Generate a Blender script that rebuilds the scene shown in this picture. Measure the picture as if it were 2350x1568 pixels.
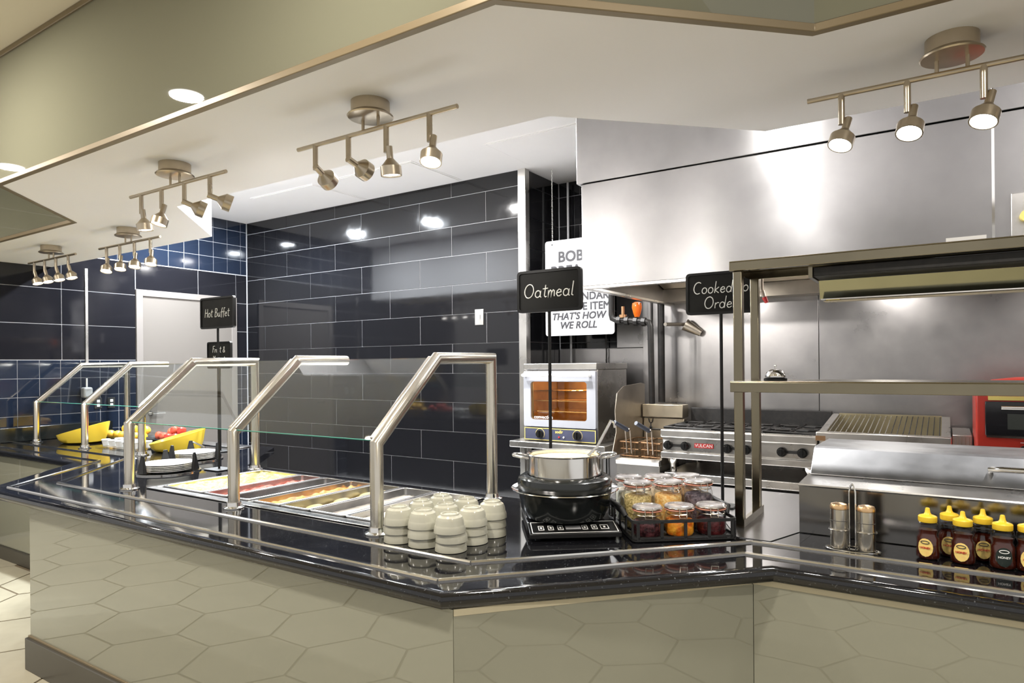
import bpy, bmesh, math, random
from mathutils import Vector, Matrix
R = math.radians
random.seed(7)
S = bpy.context.scene
for o in list(bpy.data.objects): bpy.data.objects.remove(o)
COL = S.collection

# ------------------------------------------------------------------ camera (2350 x 1568 frame, levelled wide lens with shift)
YAW, ROLL, F, HORIZON, EYE = R(33.122), 0.00902, 1530.05, 837.1, 1.60
fwd = Vector((-math.sin(YAW), math.cos(YAW), 0)); rt = Vector((math.cos(YAW), math.sin(YAW), 0)); up = Vector((0, 0, 1))
cr = rt*math.cos(ROLL) - up*math.sin(ROLL); cu = rt*math.sin(ROLL) + up*math.cos(ROLL)
cd = bpy.data.cameras.new('camera'); cam = bpy.data.objects.new('camera', cd); COL.objects.link(cam)
cd.sensor_fit = 'HORIZONTAL'; cd.sensor_width = 36; cd.lens = F/2350*36
cd.shift_y = (HORIZON-784)/2350; cd.clip_start = .02
cam.matrix_world = Matrix(((cr.x, cu.x, -fwd.x, 0), (cr.y, cu.y, -fwd.y, 0), (cr.z, cu.z, -fwd.z, EYE), (0, 0, 0, 1)))
S.camera = cam

# ------------------------------------------------------------------ world, exposure, large lights
W = bpy.data.worlds.new('world'); S.world = W; W.use_nodes = True
W.node_tree.nodes['Background'].inputs[0].default_value = (1.0, .975, .94, 1)
W.node_tree.nodes['Background'].inputs[1].default_value = 0.55
vs = S.view_settings
vs.view_transform = 'Standard'; vs.look = 'None'; vs.gamma = 1; vs.exposure = 0.45; vs.use_curve_mapping = False
S.cycles.use_denoising = True
S.cycles.max_bounces = 10; S.cycles.diffuse_bounces = 5; S.cycles.glossy_bounces = 5; S.cycles.transparent_max_bounces = 24
S.cycles.caustics_reflective = False; S.cycles.caustics_refractive = False
S.cycles.sample_clamp_indirect = 6.0

def area(name, loc, size, power, color, shape='DISK', rot=(0, 0, 0), size_y=None):
    l = bpy.data.lights.new(name, 'AREA'); l.shape = shape; l.size = size; l.energy = power; l.color = color
    if size_y: l.size_y = size_y
    o = bpy.data.objects.new(name, l); COL.objects.link(o); o.location = loc; o.rotation_euler = rot
    return o
WARM = (1.0, .93, .84); COOL = (.88, .94, 1.0); NEUT = (1.0, .95, .89)
DINING_LIGHTS = [(-6.55, .62), (-3.95, .63), (-1.35, .63), (1.25, .63)]
for (x, y) in DINING_LIGHTS: area('dining_downlight_lamp', (x, y, 3.285), .19, 55 if x < -3 else 42, WARM)
AISLE_LIGHTS = [(-6.66, 4.02), (-5.36, 4.0), (-4.06, 4.0), (-2.76, 4.0), (-.9, 3.55), (.9, 3.55)]  # last two are added lamps that brighten the right end of the soffit
for (x, y) in AISLE_LIGHTS: area('aisle_downlight_lamp', (x, y, 3.385), .17, 130 if x < -5 else 90 if x < -2 else 27, COOL if x < -4.5 else (1.0, .98, .96))
HOOD_LIGHTS = [(-1.55, 5.0), (-.35, 5.0), (.9, 5.0)]
for (x, y) in HOOD_LIGHTS: area('hood_lamp', (x, y, 2.24), .2, 10, NEUT)

# ------------------------------------------------------------------ materials
def nt(name):
    m = bpy.data.materials.new(name); m.use_nodes = True
    return m, m.node_tree, m.node_tree.nodes['Principled BSDF']
def coords(t, scale=(1, 1, 1), kind='Object'):
    tc = t.nodes.new('ShaderNodeTexCoord'); mp = t.nodes.new('ShaderNodeMapping')
    mp.inputs['Scale'].default_value = scale; t.links.new(tc.outputs[kind], mp.inputs[0]); return mp.outputs[0]
def ramp(t, fac, stops):
    r = t.nodes.new('ShaderNodeValToRGB'); e = r.color_ramp.elements
    while len(e) < len(stops): e.new(.5)
    for k, (p, c) in enumerate(stops): e[k].position = p; e[k].color = (*c, 1)
    t.links.new(fac, r.inputs[0]); return r.outputs[0]
def noise(t, vec, scale, detail=3, rough=.55):
    n = t.nodes.new('ShaderNodeTexNoise'); n.inputs['Scale'].default_value = scale; n.inputs['Detail'].default_value = detail
    n.inputs['Roughness'].default_value = rough
    if vec is not None: t.links.new(vec, n.inputs['Vector'])
    return n.outputs['Fac']
def bump(t, b, h, strength, dist=.002):
    n = t.nodes.new('ShaderNodeBump'); n.inputs['Strength'].default_value = strength; n.inputs['Distance'].default_value = dist
    t.links.new(h, n.inputs['Height']); t.links.new(n.outputs[0], b.inputs['Normal'])
def flat(name, c, rough=.5, metal=0, spec=.5, coat=0, emit=None, es=0, c2=None, ns=20, nscale=(1, 1, 1), bs=0, bd=.002, coat_ior=1.5, kind='Object'):
    m, t, b = nt(name)
    b.inputs['Base Color'].default_value = (*c, 1); b.inputs['Roughness'].default_value = rough; b.inputs['Metallic'].default_value = metal
    b.inputs['Specular IOR Level'].default_value = spec
    if coat: b.inputs['Coat Weight'].default_value = coat; b.inputs['Coat Roughness'].default_value = .015; b.inputs['Coat IOR'].default_value = coat_ior
    if emit: b.inputs['Emission Color'].default_value = (*emit, 1); b.inputs['Emission Strength'].default_value = es
    if c2 or bs:
        v = coords(t, nscale, kind); f = noise(t, v, ns)
        if c2: t.links.new(ramp(t, f, [(.35, c), (.65, c2)]), b.inputs['Base Color'])
        if bs: bump(t, b, f, bs, bd)
    return m
def steel(name, c=(.62, .60, .57), rough=.26, grain=(1, 1, 90), bs=.06, var=.12, smear=4, aniso=0):
    m, t, b = nt(name); b.inputs['Metallic'].default_value = 1
    g = noise(t, coords(t, grain), 6, 2); s = noise(t, coords(t), smear, 4)
    t.links.new(ramp(t, s, [(.3, tuple(x*.86 for x in c)), (.7, tuple(min(1, x*1.08) for x in c))]), b.inputs['Base Color'])
    a = t.nodes.new('ShaderNodeMapRange'); a.inputs[3].default_value = max(.03, rough-var*.5); a.inputs[4].default_value = rough+var
    t.links.new(s, a.inputs[0]); t.links.new(a.outputs[0], b.inputs['Roughness'])
    if bs: bump(t, b, g, bs, .001)
    if aniso:
        b.inputs['Anisotropic'].default_value = aniso; b.inputs['Anisotropic Rotation'].default_value = .25
        tn = t.nodes.new('ShaderNodeTangent'); tn.direction_type = 'RADIAL'; tn.axis = 'Z'; t.links.new(tn.outputs[0], b.inputs['Tangent'])
    return m
def glass(name, tint=(.97, .99, .98), ior=1.45, rough=.0):
    m = bpy.data.materials.new(name); m.use_nodes = True; t = m.node_tree; t.nodes.clear()
    o = t.nodes.new('ShaderNodeOutputMaterial'); mx = t.nodes.new('ShaderNodeMixShader'); tr = t.nodes.new('ShaderNodeBsdfTransparent')
    gl = t.nodes.new('ShaderNodeBsdfGlossy'); fr = t.nodes.new('ShaderNodeFresnel')
    tr.inputs[0].default_value = (*tint, 1); gl.inputs['Roughness'].default_value = rough; fr.inputs[0].default_value = ior
    ge = t.nodes.new('ShaderNodeNewGeometry'); mr = t.nodes.new('ShaderNodeMapRange'); mr.inputs[3].default_value = ior; mr.inputs[4].default_value = 1/ior
    t.links.new(ge.outputs['Backfacing'], mr.inputs[0]); t.links.new(mr.outputs[0], fr.inputs[0])
    t.links.new(fr.outputs[0], mx.inputs[0]); t.links.new(tr.outputs[0], mx.inputs[1]); t.links.new(gl.outputs[0], mx.inputs[2])
    t.links.new(mx.outputs[0], o.inputs[0]); return m
def emis(name, c, s):
    m = bpy.data.materials.new(name); m.use_nodes = True; t = m.node_tree; t.nodes.clear()
    o = t.nodes.new('ShaderNodeOutputMaterial'); e = t.nodes.new('ShaderNodeEmission')
    e.inputs[0].default_value = (*c, 1); e.inputs[1].default_value = s; t.links.new(e.outputs[0], o.inputs[0]); return m
def granite():
    m, t, b = nt('black_granite'); v = coords(t)
    vo = t.nodes.new('ShaderNodeTexVoronoi'); vo.inputs['Scale'].default_value = 260; t.links.new(v, vo.inputs['Vector'])
    n = noise(t, v, 420, 2)
    mul = t.nodes.new('ShaderNodeMath'); mul.operation = 'MULTIPLY'
    sp = ramp(t, vo.outputs['Color'], [(.80, (0, 0, 0)), (.93, (1, 1, 1))])
    t.links.new(sp, mul.inputs[0]); t.links.new(n, mul.inputs[1])
    t.links.new(ramp(t, mul.outputs[0], [(.0, (.004, .004, .005)), (.35, (.012, .013, .015)), (.8, (.16, .17, .18))]), b.inputs['Base Color'])
    b.inputs['Roughness'].default_value = .055; b.inputs['Specular IOR Level'].default_value = .62; return m
def tile_black(name, c=(.006, .006, .007)):
    m, t, b = nt(name); v = coords(t, (1, 1, 1), 'Generated'); f = noise(t, coords(t), 3.5, 5, .65)
    b.inputs['Base Color'].default_value = (*c, 1); b.inputs['Specular IOR Level'].default_value = .55
    a = t.nodes.new('ShaderNodeMapRange'); a.inputs[1].default_value = .35; a.inputs[2].default_value = .8
    a.inputs[3].default_value = .035; a.inputs[4].default_value = .13
    t.links.new(f, a.inputs[0]); t.links.new(a.outputs[0], b.inputs['Roughness']); return m
M = dict(
 white=flat('ceiling_paint', (.90, .885, .885), .65, c2=(.88, .865, .86), ns=1.2),
 cream=flat('cream_paint', (.80, .74, .62), .6), grout=flat('light_grout', (.33, .33, .345), .8),
 tile=tile_black('black_wall_tile'), tile_s=tile_black('small_black_tile', (.008, .012, .022)), tile_p=tile_black('black_wall_panel', (.007, .007, .009)),
 steel=steel('brushed_steel'), steel_h=steel('hood_steel', (.36, .352, .35), .32, (2, 2, 60), .03, .10, 2.2, .75), steel_w=steel('wall_steel', (.38, .37, .37), .27, (40, 40, 1.2), .07, .14, 3.0),
 steel_d=steel('worn_steel', (.52, .47, .40), .32, (1, 1, 60), .05, .15, 6), chrome=steel('chrome', (.78, .77, .75), .09, bs=0, var=.05),
 post=steel('post_steel', (.66, .62, .54), .2, (90, 90, 1), .04, .08, 2), nickel=steel('brushed_nickel', (.50, .43, .33), .27, (60, 60, 60), .03, .1, 8),
 shelf=steel('shelf_steel', (.25, .22, .155), .18, (1, 90, 90), .02, .06, 3), lidsteel=steel('scratched_steel', (.27, .275, .285), .36, (20, 8, 20), .10, .16, 7),
 pan=steel('pan_steel', (.46, .455, .45), .2, (40, 40, 40), .02, .1, 8), granite=granite(), glass=glass('guard_glass', (.955, .975, .965), 1.5), jarglass=glass('jar_glass', (.96, .97, .97), 1.45),
 edge=flat('green_glass_edge', (.10, .38, .30), .1, spec=.6),
 fascia=flat('olive_back_painted_glass', (.150, .148, .105), .5, spec=0, coat=1, coat_ior=1.55), panel=flat('pale_back_painted_glass', (.235, .235, .183), .5, spec=0, coat=1, coat_ior=1.7),
 trim=flat('brass_beige_trim', (.20, .155, .09), .4, metal=.3), beige=flat('beige_edge_strip', (.50, .45, .32), .5), kick=flat('dark_kick', (.055, .05, .04), .35, spec=.5),
 hexa=flat('cream_hex_tile', (.43, .395, .295), .25, c2=(.385, .355, .265), ns=4), hexg=flat('floor_grout', (.13, .10, .06), .8), kfloor=flat('pale_bounce_floor', (.80, .79, .78), .5),  # unseen kitchen floor, made pale to bounce light up to the soffit
 black=flat('black_plastic', (.007, .007, .007), .35, spec=.3), mblack=flat('matte_black', (.007, .007, .007), .5, c2=(.011, .011, .011), ns=40), soot=flat('sooty_iron', (.006, .006, .006), .55, c2=(.016, .014, .013), ns=30, bs=.4),
 board=flat('chalkboard', (.010, .010, .0095), .6, spec=.15, c2=(.014, .014, .013), ns=8), chalk=flat('chalk_white', (.85, .85, .82), .8), white_p=flat('white_plastic', (.82, .82, .80), .4),
 enamel=flat('black_enamel', (.010, .012, .012), .16, spec=.6), china=flat('white_china', (.88, .88, .86), .12, spec=.6), bowl=flat('cream_stoneware', (.37, .36, .29), .14, spec=.6),
 door=flat('door_paint', (.125, .112, .10), .55, spec=.2), jamb=flat('door_frame_paint', (.16, .145, .133), .5, spec=.2), lamp=emis('lamp_glow', (1.0, .97, .92), 22), lamp_c=emis('downlight_glow', (1, .98, .95), 7),
 yellow=flat('yellow_melamine', (.95, .70, .07), .25, spec=.5), orange=flat('orange_peel', (.90, .48, .04), .4, c2=(.92, .58, .10), ns=9, bs=.2), apple=flat('red_apple_skin', (.40, .015, .02), .22, c2=(.60, .13, .07), ns=3.5, kind='Object'),
 redm=flat('red_enamel', (.42, .03, .018), .28, spec=.5), blue=flat('blue_control_panel', (.055, .06, .10), .4), gold=flat('yellow_line', (.70, .56, .16), .5), navy=flat('dark_glass', (.012, .012, .014), .08),
 ovenwhite=flat('oven_door_glass_white', (.33, .34, .375), .15, spec=.6), lid=flat('yellow_cap', (.90, .60, .04), .35), label=flat('honey_label', (.92, .72, .22), .5, c2=(.9, .6, .2), ns=30), label_b=flat('black_label', (.012, .02, .016), .4),
 gasket=flat('orange_gasket', (.55, .22, .14), .5), lidglass=flat('lid_reflection_grey', (.42, .40, .39), .08, spec=.8, c2=(.20, .19, .19), ns=25), wire=steel('wire', (.55, .5, .42), .25, bs=0), brown=flat('fryer_basket_wire', (.28, .16, .08), .4, metal=.7), grey=flat('grey_plastic', (.35, .35, .36), .4), print=flat('print_black', (.02, .02, .025), .6),  # jar lid glass: pale reflections painted in as mottled opaque grey
 red=flat('red_plate', (.55, .03, .03), .4), plate=flat('grey_plate', (.05, .048, .045), .4), amber=flat('amber_glass', (.50, .09, .006), .12, spec=.7), pipe=flat('black_pipe', (.007, .007, .007), .45, spec=.3, c2=(.013, .011, .010), ns=30), oilpipe=steel('aged_pipe', (.42, .36, .30), .4, bs=0),
 paper=flat('white_paper', (.85, .84, .82), .7), cover=flat('bright_cover', (.78, .78, .80), .3), warmin=flat('oven_interior', (.34, .18, .06), .4, metal=.3, c2=(.5, .30, .12), ns=6),
)
def honey_mat():
    m, t, b = nt('amber_honey'); b.inputs['Base Color'].default_value = (.055, .008, .003, 1); b.inputs['Roughness'].default_value = .06
    b.inputs['Specular IOR Level'].default_value = .6; b.inputs['Subsurface Weight'].default_value = .0; return m
M['honey'] = honey_mat()
def food(name, a, b_, ns=60, rough=.5, bs=.6): return flat(name, a, rough, spec=.12, c2=b_, ns=ns, bs=bs, bd=.006)
M['egg'] = food('scrambled_egg', (.42, .33, .03), (.55, .49, .15), 45); M['tomato'] = food('tomato_red', (.30, .03, .015), (.50, .12, .07), 60)
M['meat'] = food('cooked_meat', (.10, .03, .02), (.20, .08, .06), 50); M['potato'] = food('fried_potato', (.36, .10, .012), (.50, .26, .03), 35)
M['patty'] = food('egg_patty', (.42, .31, .09), (.52, .42, .18), 30); M['gravy'] = food('pale_gravy', (.26, .235, .20), (.36, .33, .30), 20, bs=.2); M['biscuit'] = food('pale_biscuit', (.38, .34, .26), (.50, .47, .42), 30)
M['oats'] = food('oatmeal', (.58, .50, .30), (.70, .63, .44), 90)
CONT = {k: food('jar_'+k, a, b_, ns, .45, .8) for k, a, b_, ns in (('marshmallow', (.90, .84, .62), (.97, .94, .84), 40), ('granola', (.30, .22, .06), (.80, .62, .28), 110), ('cereal', (.78, .38, .08), (.92, .66, .28), 90),
    ('raisin', (.03, .02, .03), (.20, .16, .18), 70), ('cranberry', (.02, .006, .008), (.12, .035, .04), 70), ('apricot', (.85, .16, .01), (.95, .42, .04), 35), ('cherry', (.03, .005, .006), (.13, .02, .022), 60), ('oat', (.75, .62, .42), (.90, .80, .62), 90), ('nut', (.45, .26, .12), (.70, .48, .28), 80))}

# ------------------------------------------------------------------ geometry helpers
class G:
    def __init__(s): s.v = []; s.f = []
    def add(s, vs_, fs): b = len(s.v); s.v += [tuple(p) for p in vs_]; s.f += [tuple(i+b for i in f) for f in fs]; return s
    def box(s, x0, x1, y0, y1, z0, z1):
        return s.add([(x0, y0, z0), (x1, y0, z0), (x1, y1, z0), (x0, y1, z0), (x0, y0, z1), (x1, y0, z1), (x1, y1, z1), (x0, y1, z1)],
                     [(0, 3, 2, 1), (4, 5, 6, 7), (0, 1, 5, 4), (1, 2, 6, 5), (2, 3, 7, 6), (3, 0, 4, 7)])
    def prism(s, poly, z0, z1):
        n = len(poly); a = sum(poly[i][0]*poly[(i+1) % n][1]-poly[(i+1) % n][0]*poly[i][1] for i in range(n))
        if a < 0: poly = poly[::-1]
        return s.add([(x, y, z0) for x, y in poly]+[(x, y, z1) for x, y in poly],
                     [tuple(range(n))[::-1], tuple(range(n, 2*n))]+[(i, (i+1) % n, n+(i+1) % n, n+i) for i in range(n)])
    def slab(s, poly, axis, a0, a1):      # polygon in the other two axes, extruded along axis 'x' or 'y'
        g = G().prism(poly, a0, a1)
        pts = [(z, x, y) if axis == 'x' else (x, z, y) for x, y, z in g.v]
        fs = g.f if axis == 'x' else [f[::-1] for f in g.f]
        return s.add(pts, fs)
    def loft(s, rings, cap=True, closed=True):
        n = len(rings[0]); vs_ = [p for r in rings for p in r]; fs = []
        for k in range(len(rings)-1):
            for i in range(n if closed else n-1):
                j = (i+1) % n; fs.append((k*n+i, k*n+j, (k+1)*n+j, (k+1)*n+i))
        if cap: fs += [tuple(range(n))[::-1], tuple(range((len(rings)-1)*n, len(rings)*n))]
        return s.add(vs_, fs)
    def lathe(s, prof, n=24, c=(0, 0, 0), sx=1, sy=1, cap=True):
        return s.loft([[(c[0]+r*sx*math.cos(2*math.pi*i/n), c[1]+r*sy*math.sin(2*math.pi*i/n), c[2]+z) for i in range(n)] for r, z in prof], cap)
    def tube(s, pts, r, n=10, closed=False, cap=True):
        pts = [Vector(p) for p in pts]; N = len(pts); rings = []; prev = None
        for k in range(N):
            a = pts[(k-1) % N] if (closed or k) else pts[k]; b = pts[(k+1) % N] if (closed or k < N-1) else pts[k]
            d1 = (pts[k]-a); d2 = (b-pts[k]); d1 = d1.normalized() if d1.length > 1e-9 else d2.normalized(); d2 = d2.normalized() if d2.length > 1e-9 else d1
            t = (d1+d2); t = t.normalized() if t.length > 1e-6 else d1
            if prev is None: u = t.orthogonal().normalized()
            else: u = (prev-t*prev.dot(t)); u = u.normalized() if u.length > 1e-6 else t.orthogonal().normalized()
            prev = u; w = t.cross(u); sc = 1/max(.45, t.dot(d1)); rr = r[k] if isinstance(r, (list, tuple)) else r
            dm = (d2-d1); mdir = dm.normalized() if dm.length > 1e-6 else None; ring = []
            for i in range(n):
                o = u*math.cos(2*math.pi*i/n)+w*math.sin(2*math.pi*i/n)
                if mdir is not None: mm = mdir-t*mdir.dot(t); mm = mm.normalized() if mm.length > 1e-6 else mm; o = o+mm*o.dot(mm)*(sc-1)
                ring.append(pts[k]+o*rr)
            rings.append(ring)
        if closed: rings.append(rings[0]); cap = False
        return s.loft(rings, cap)
    def cyl(s, p0, p1, r0, r1=None, n=16): return s.tube([p0, p1], [r0, r0 if r1 is None else r1], n)
    def ball(s, c, r, n=14, m=8, sz=1):
        return s.lathe([(max(1e-4, r*math.sin(math.pi*k/m)), -r*sz*math.cos(math.pi*k/m)) for k in range(m+1)], n, c)
    def sweep(s, path, prof, closed_prof=True):        # path in plan, profile (outward, z); outward is to the right of travel
        P = [Vector(p) for p in path]; rings = []
        for k in range(len(P)):
            ds = []
            if k: ds.append((P[k]-P[k-1]).normalized())
            if k < len(P)-1: ds.append((P[k+1]-P[k]).normalized())
            ns = [Vector((d.y, -d.x)) for d in ds]
            m = ns[0] if len(ns) == 1 else (ns[0]+ns[1])/(1+ns[0].dot(ns[1]))
            rings.append([(P[k].x+m.x*d, P[k].y+m.y*d, z) for d, z in prof])
        return s.loft(rings, closed_prof, closed_prof)
    def xf(s, mat): s.v = [tuple(mat @ Vector(p)) for p in s.v]; return s
    def mesh(s, name, m, smooth=True, ang=38):
        me = bpy.data.meshes.new(name); me.from_pydata(s.v, [], s.f)
        bm = bmesh.new(); bm.from_mesh(me); bmesh.ops.recalc_face_normals(bm, faces=bm.faces); bm.to_mesh(me); bm.free()
        me.materials.append(M[m] if isinstance(m, str) else m)
        if smooth:
            me.polygons.foreach_set('use_smooth', [True]*len(me.polygons)); me.set_sharp_from_angle(angle=R(ang))
        return me
def offset(path, d):
    g = G().sweep(path, [(d, 0), (d, 1), (d+.001, 1)]); return [(g.v[3*i][0], g.v[3*i][1]) for i in range(len(path))]
def obj(name, g, m, parent=None, loc=None, bev=0, seg=2, rz=0, smooth=True, rot=None):
    me = g.mesh(name, m, smooth) if isinstance(g, G) else g
    o = bpy.data.objects.new(name, me); COL.objects.link(o)
    if parent: o.parent = parent
    if loc: o.location = loc
    if rz: o.rotation_euler.z = rz
    if rot: o.rotation_euler = rot
    if bev:
        b = o.modifiers.new('bevel', 'BEVEL'); b.width = bev; b.segments = seg; b.limit_method = 'ANGLE'; b.angle_limit = R(40); b.harden_normals = False
    return o
def tag(o, label=None, cat=None, group=None, kind=None):
    if label: o['label'] = label
    if cat: o['category'] = cat
    if group: o['group'] = group
    if kind: o['kind'] = kind
    return o
def thing(name, label, cat, loc=(0, 0, 0), rz=0, group=None, kind=None):
    o = bpy.data.objects.new(name, None); COL.objects.link(o); o.location = loc; o.rotation_euler.z = rz; o.empty_display_size = .05
    return tag(o, label, cat, group, kind)
def struct(name, g, m, **k): return tag(obj(name, g, m, **k), kind='structure')
def text(name, s, size, m, parent, loc, rot=(R(90), 0, 0), ext=.0006, bold=0., shear=0., align='CENTER', sx=1):
    c = bpy.data.curves.new(name, 'FONT'); c.body = s; c.size = size; c.extrude = ext; c.align_x = align; c.align_y = 'CENTER'; c.resolution_u = 3
    c.shear = shear; c.materials.append(M[m])
    co = bpy.data.objects.new(name, c); me = bpy.data.meshes.new_from_object(co); bpy.data.objects.remove(co)
    if bold:                                     # heavier strokes: the outline thickened a little to every side
        bm = bmesh.new(); bm.from_mesh(me); gg = list(bm.verts)+list(bm.edges)+list(bm.faces)
        for a in range(4):
            r = bmesh.ops.duplicate(bm, geom=gg); off = Vector((math.cos(R(90*a+45)), math.sin(R(90*a+45)), 0))*bold*size*1.1
            for v in r['geom']:
                if isinstance(v, bmesh.types.BMVert): v.co += Vector((off.x, off.y, -.00009*(a+1)))
        bm.to_mesh(me); bm.free()
    o = bpy.data.objects.new(name, me); COL.objects.link(o); o.parent = parent; o.location = loc; o.rotation_euler = rot; o.scale.x = sx
    return o
def rounded(x0, x1, y0, y1, r, n=4):
    out = []
    for cx, cy, a in ((x1-r, y0+r, -90), (x1-r, y1-r, 0), (x0+r, y1-r, 90), (x0+r, y0+r, 180)):
        out += [(cx+r*math.cos(R(a+90*k/n)), cy+r*math.sin(R(a+90*k/n))) for k in range(n+1)]
    return out
ORD = ['first', 'second', 'third', 'fourth', 'fifth', 'sixth', 'seventh', 'eighth', 'ninth', 'tenth', 'eleventh', 'twelfth']

# ================================================================== THE SETTING
XL, YB, YK, ZC, ZS, ZD = -7.36, 5.2, 5.84, 3.4, 2.6, 3.3
# --- floor of large hexagonal tiles
fl = struct('floor', G().box(-9.2, 3.2, -3.2, 3.0, -.06, -.004), 'hexg', smooth=False)
HA = .330; hm = G().prism([((HA-.008)*math.cos(R(60*k)), (HA-.008)*math.sin(R(60*k))) for k in range(6)], -.03, 0).mesh('hex_tile', 'hexa', False)
for i in range(-5, 20):
    for j in range(-7, 6):
        x = -6.696+i*.4968; y = .325+.286+j*.572+(.286 if i % 2 else 0)
        if -9 < x < 2.6 and -2.7 < y < 2.6: obj('tile', hm, None, fl, (x, y, 0))
struct('floor_kitchen', G().box(-9.2, 3.2, 3.0, 6.0, -.06, 0), 'kfloor', smooth=False)
struct('floor_dining', G().box(-9.2, 5, -8, -3.2, -.06, -.001), 'hexa', smooth=False)
# --- ceilings
struct('ceiling', G().box(XL-.1, 3.2, 2.0, YK+.1, ZC, ZC+.1), 'white', smooth=False)
struct('ceiling_dining', G().box(-9.2, 5, -1.6, 1.50, ZD, ZD+.1), 'cream', smooth=False)
FRONT = [(-8.6, 2.19), (-4.985, 2.19), (-4.30, 1.515), (-1.035, 1.515), (-.333, 2.205), (3.2, 2.205)]
BACK = [(3.2, 3.02), (-.65, 3.02), (-1.335, 2.335), (-3.995, 2.335), (-4.70, 3.02), (-8.6, 3.02)]
sof = struct('soffit', G().prism(FRONT+BACK, ZS, ZC-.002), 'white', smooth=False)
for k in range(5):
    obj('fascia_panel', G().sweep([FRONT[k], FRONT[k+1]], [(.001, ZS+.024), (.012, ZS+.024), (.012, ZD-.03), (.001, ZD-.03)]), 'fascia', sof, smooth=False)
obj('bottom_trim', G().sweep(FRONT, [(-.012, ZS-.004), (.018, ZS-.004), (.018, ZS+.022), (-.0, ZS+.022)]), 'trim', sof, bev=.003)
obj('top_trim', G().sweep(FRONT, [(.0, ZD-.03), (.02, ZD-.03), (.02, ZD-.001), (.0, ZD-.001)]), 'trim', sof, bev=.003)

# --- tiled walls: grout-coloured slab, every tile a piece of its own
def tile_field(parent, mat, axis, face, a0, a1, z0, z1, w, h, zref, aref, stagger=.5, gap=.006, skip=None, th=.009):
    cache = {}; k0 = math.floor((z0-zref)/h)-1
    for k in range(k0, k0+80):
        zb = max(z0, zref+k*h); zt = min(z1, zref+(k+1)*h)
        if zt-zb < .02: continue
        sh = aref+(stagger*w if k % 2 else 0); i0 = math.floor((a0-sh)/w)-1
        for i in range(i0, i0+90):
            al = max(a0, sh+i*w); ar = min(a1, sh+(i+1)*w)
            if ar-al < .02: continue
            cells = [(al, ar, zb, zt)]
            if skip:
                sa0, sa1, sz0, sz1 = skip; out = []
                for (p, q, b, t) in cells:
                    if q <= sa0 or p >= sa1 or t <= sz0 or b >= sz1: out.append((p, q, b, t)); continue
                    if p < sa0: out.append((p, sa0, b, t))
                    if q > sa1: out.append((sa1, q, b, t))
                    if t > sz1: out.append((max(p, sa0), min(q, sa1), sz1, t))
                cells = out
            for (p, q, b, t) in cells:
                if q-p < .015 or t-b < .015: continue
                hw, hh = round((q-p)/2-gap/2, 3), round((t-b)/2-gap/2, 3); key = (hw, hh)
                if key not in cache:
                    g = G().box(-hw, hw, 0, th, -hh, hh) if axis == 'y' else G().box(-th, 0, -hw, hw, -hh, hh)
                    cache[key] = g.mesh('tile', mat, False)
                c = (p+q)/2; z = (b+t)/2; r = lambda: random.uniform(-.0016, .0016)
                if axis == 'y': obj('tile', cache[key], None, parent, (c, face, z), rot=(r(), 0, r()))
                else: obj('tile', cache[key], None, parent, (face, c, z), rot=(0, r(), r()))
TW, TH = .832, .2895
XE = -3.30
wb = struct('wall_back', G().box(XL, XE, YB+.004, YB+.14, 0, ZC), 'grout', smooth=False)
tile_field(wb, 'tile', 'y', YB, XL+.01, XE-.004, .02, ZC, TW, TH, 1.52, -3.678-TW/2, .5)
# return wall and kitchen wall
wr = struct('wall_return', G().box(XE-.10, XE+.05, YB+.02, YK, 0, ZC), 'grout', smooth=False)
tile_field(wr, 'tile', 'x', XE+.062, YB+.05, YK, .02, ZC, TW, TH, 1.52, YB-.3, .5)
ct = struct('trim_1', G().box(XE-.004, XE+.075, YB-.012, YB+.008, 0, ZC).box(XE+.060, XE+.075, YB+.008, YB+.06, 0, ZC), 'steel', smooth=False)
wk = struct('wall_kitchen', G().box(XE, 3.2, YK+.006, YK+.14, 0, ZC), 'grout', smooth=False)
tile_field(wk, 'tile', 'y', YK-.004, XE+.07, -2.62, 1.75, ZC, TW, TH, 1.52, -3.0, .5)
for (a, b, z0, z1) in ((XE+.07, -2.34, .02, 1.745), (-2.615, -2.34, 1.75, ZC), (-2.335, -2.262, .02, ZC), (-2.257, -.862, .02, ZC), (-.858, 1.0, .02, ZC), (1.004, 3.15, .02, ZC)):
    obj('steel_panel', G().box(a, b, YK-.012 if b-a > .1 else YK-.06, YK+.004, z0, z1), 'steel_w', wk, smooth=False, bev=.002)
struct('wall_right', G().box(3.2, 3.3, 2.4, YK+.1, 0, ZC), 'cream', smooth=False)
# left wall: large panels, small square tiles above the door band and as a splashback
D0, D1, DZ = 3.825, 5.045, 2.455
wl = struct('wall_left', G().box(XL-.14, XL-.004, 1.0, YB+.1, 0, ZC), 'grout', smooth=False)
tile_field(wl, 'tile_p', 'x', XL, 1.0, YB-.005, 1.688, 2.745, .722, .3515, 1.688, 3.827-.0, 0, .007, (D0, D1, 0, DZ))
tile_field(wl, 'tile_s', 'x', XL, 1.0, YB-.005, 2.748, ZC, .184, .178, 2.748, 3.827, 0, .006)
tile_field(wl, 'tile_s', 'x', XL, 1.0, YB-.005, .05, 1.685, .184, .178, 1.685-.178*9, 3.827, 0, .006, (D0, D1, 0, DZ))
struct('trim_2', G().box(XL-.002, XL+.012, 3.318, 3.342, 1.66, 2.62), 'steel', smooth=False)
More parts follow.
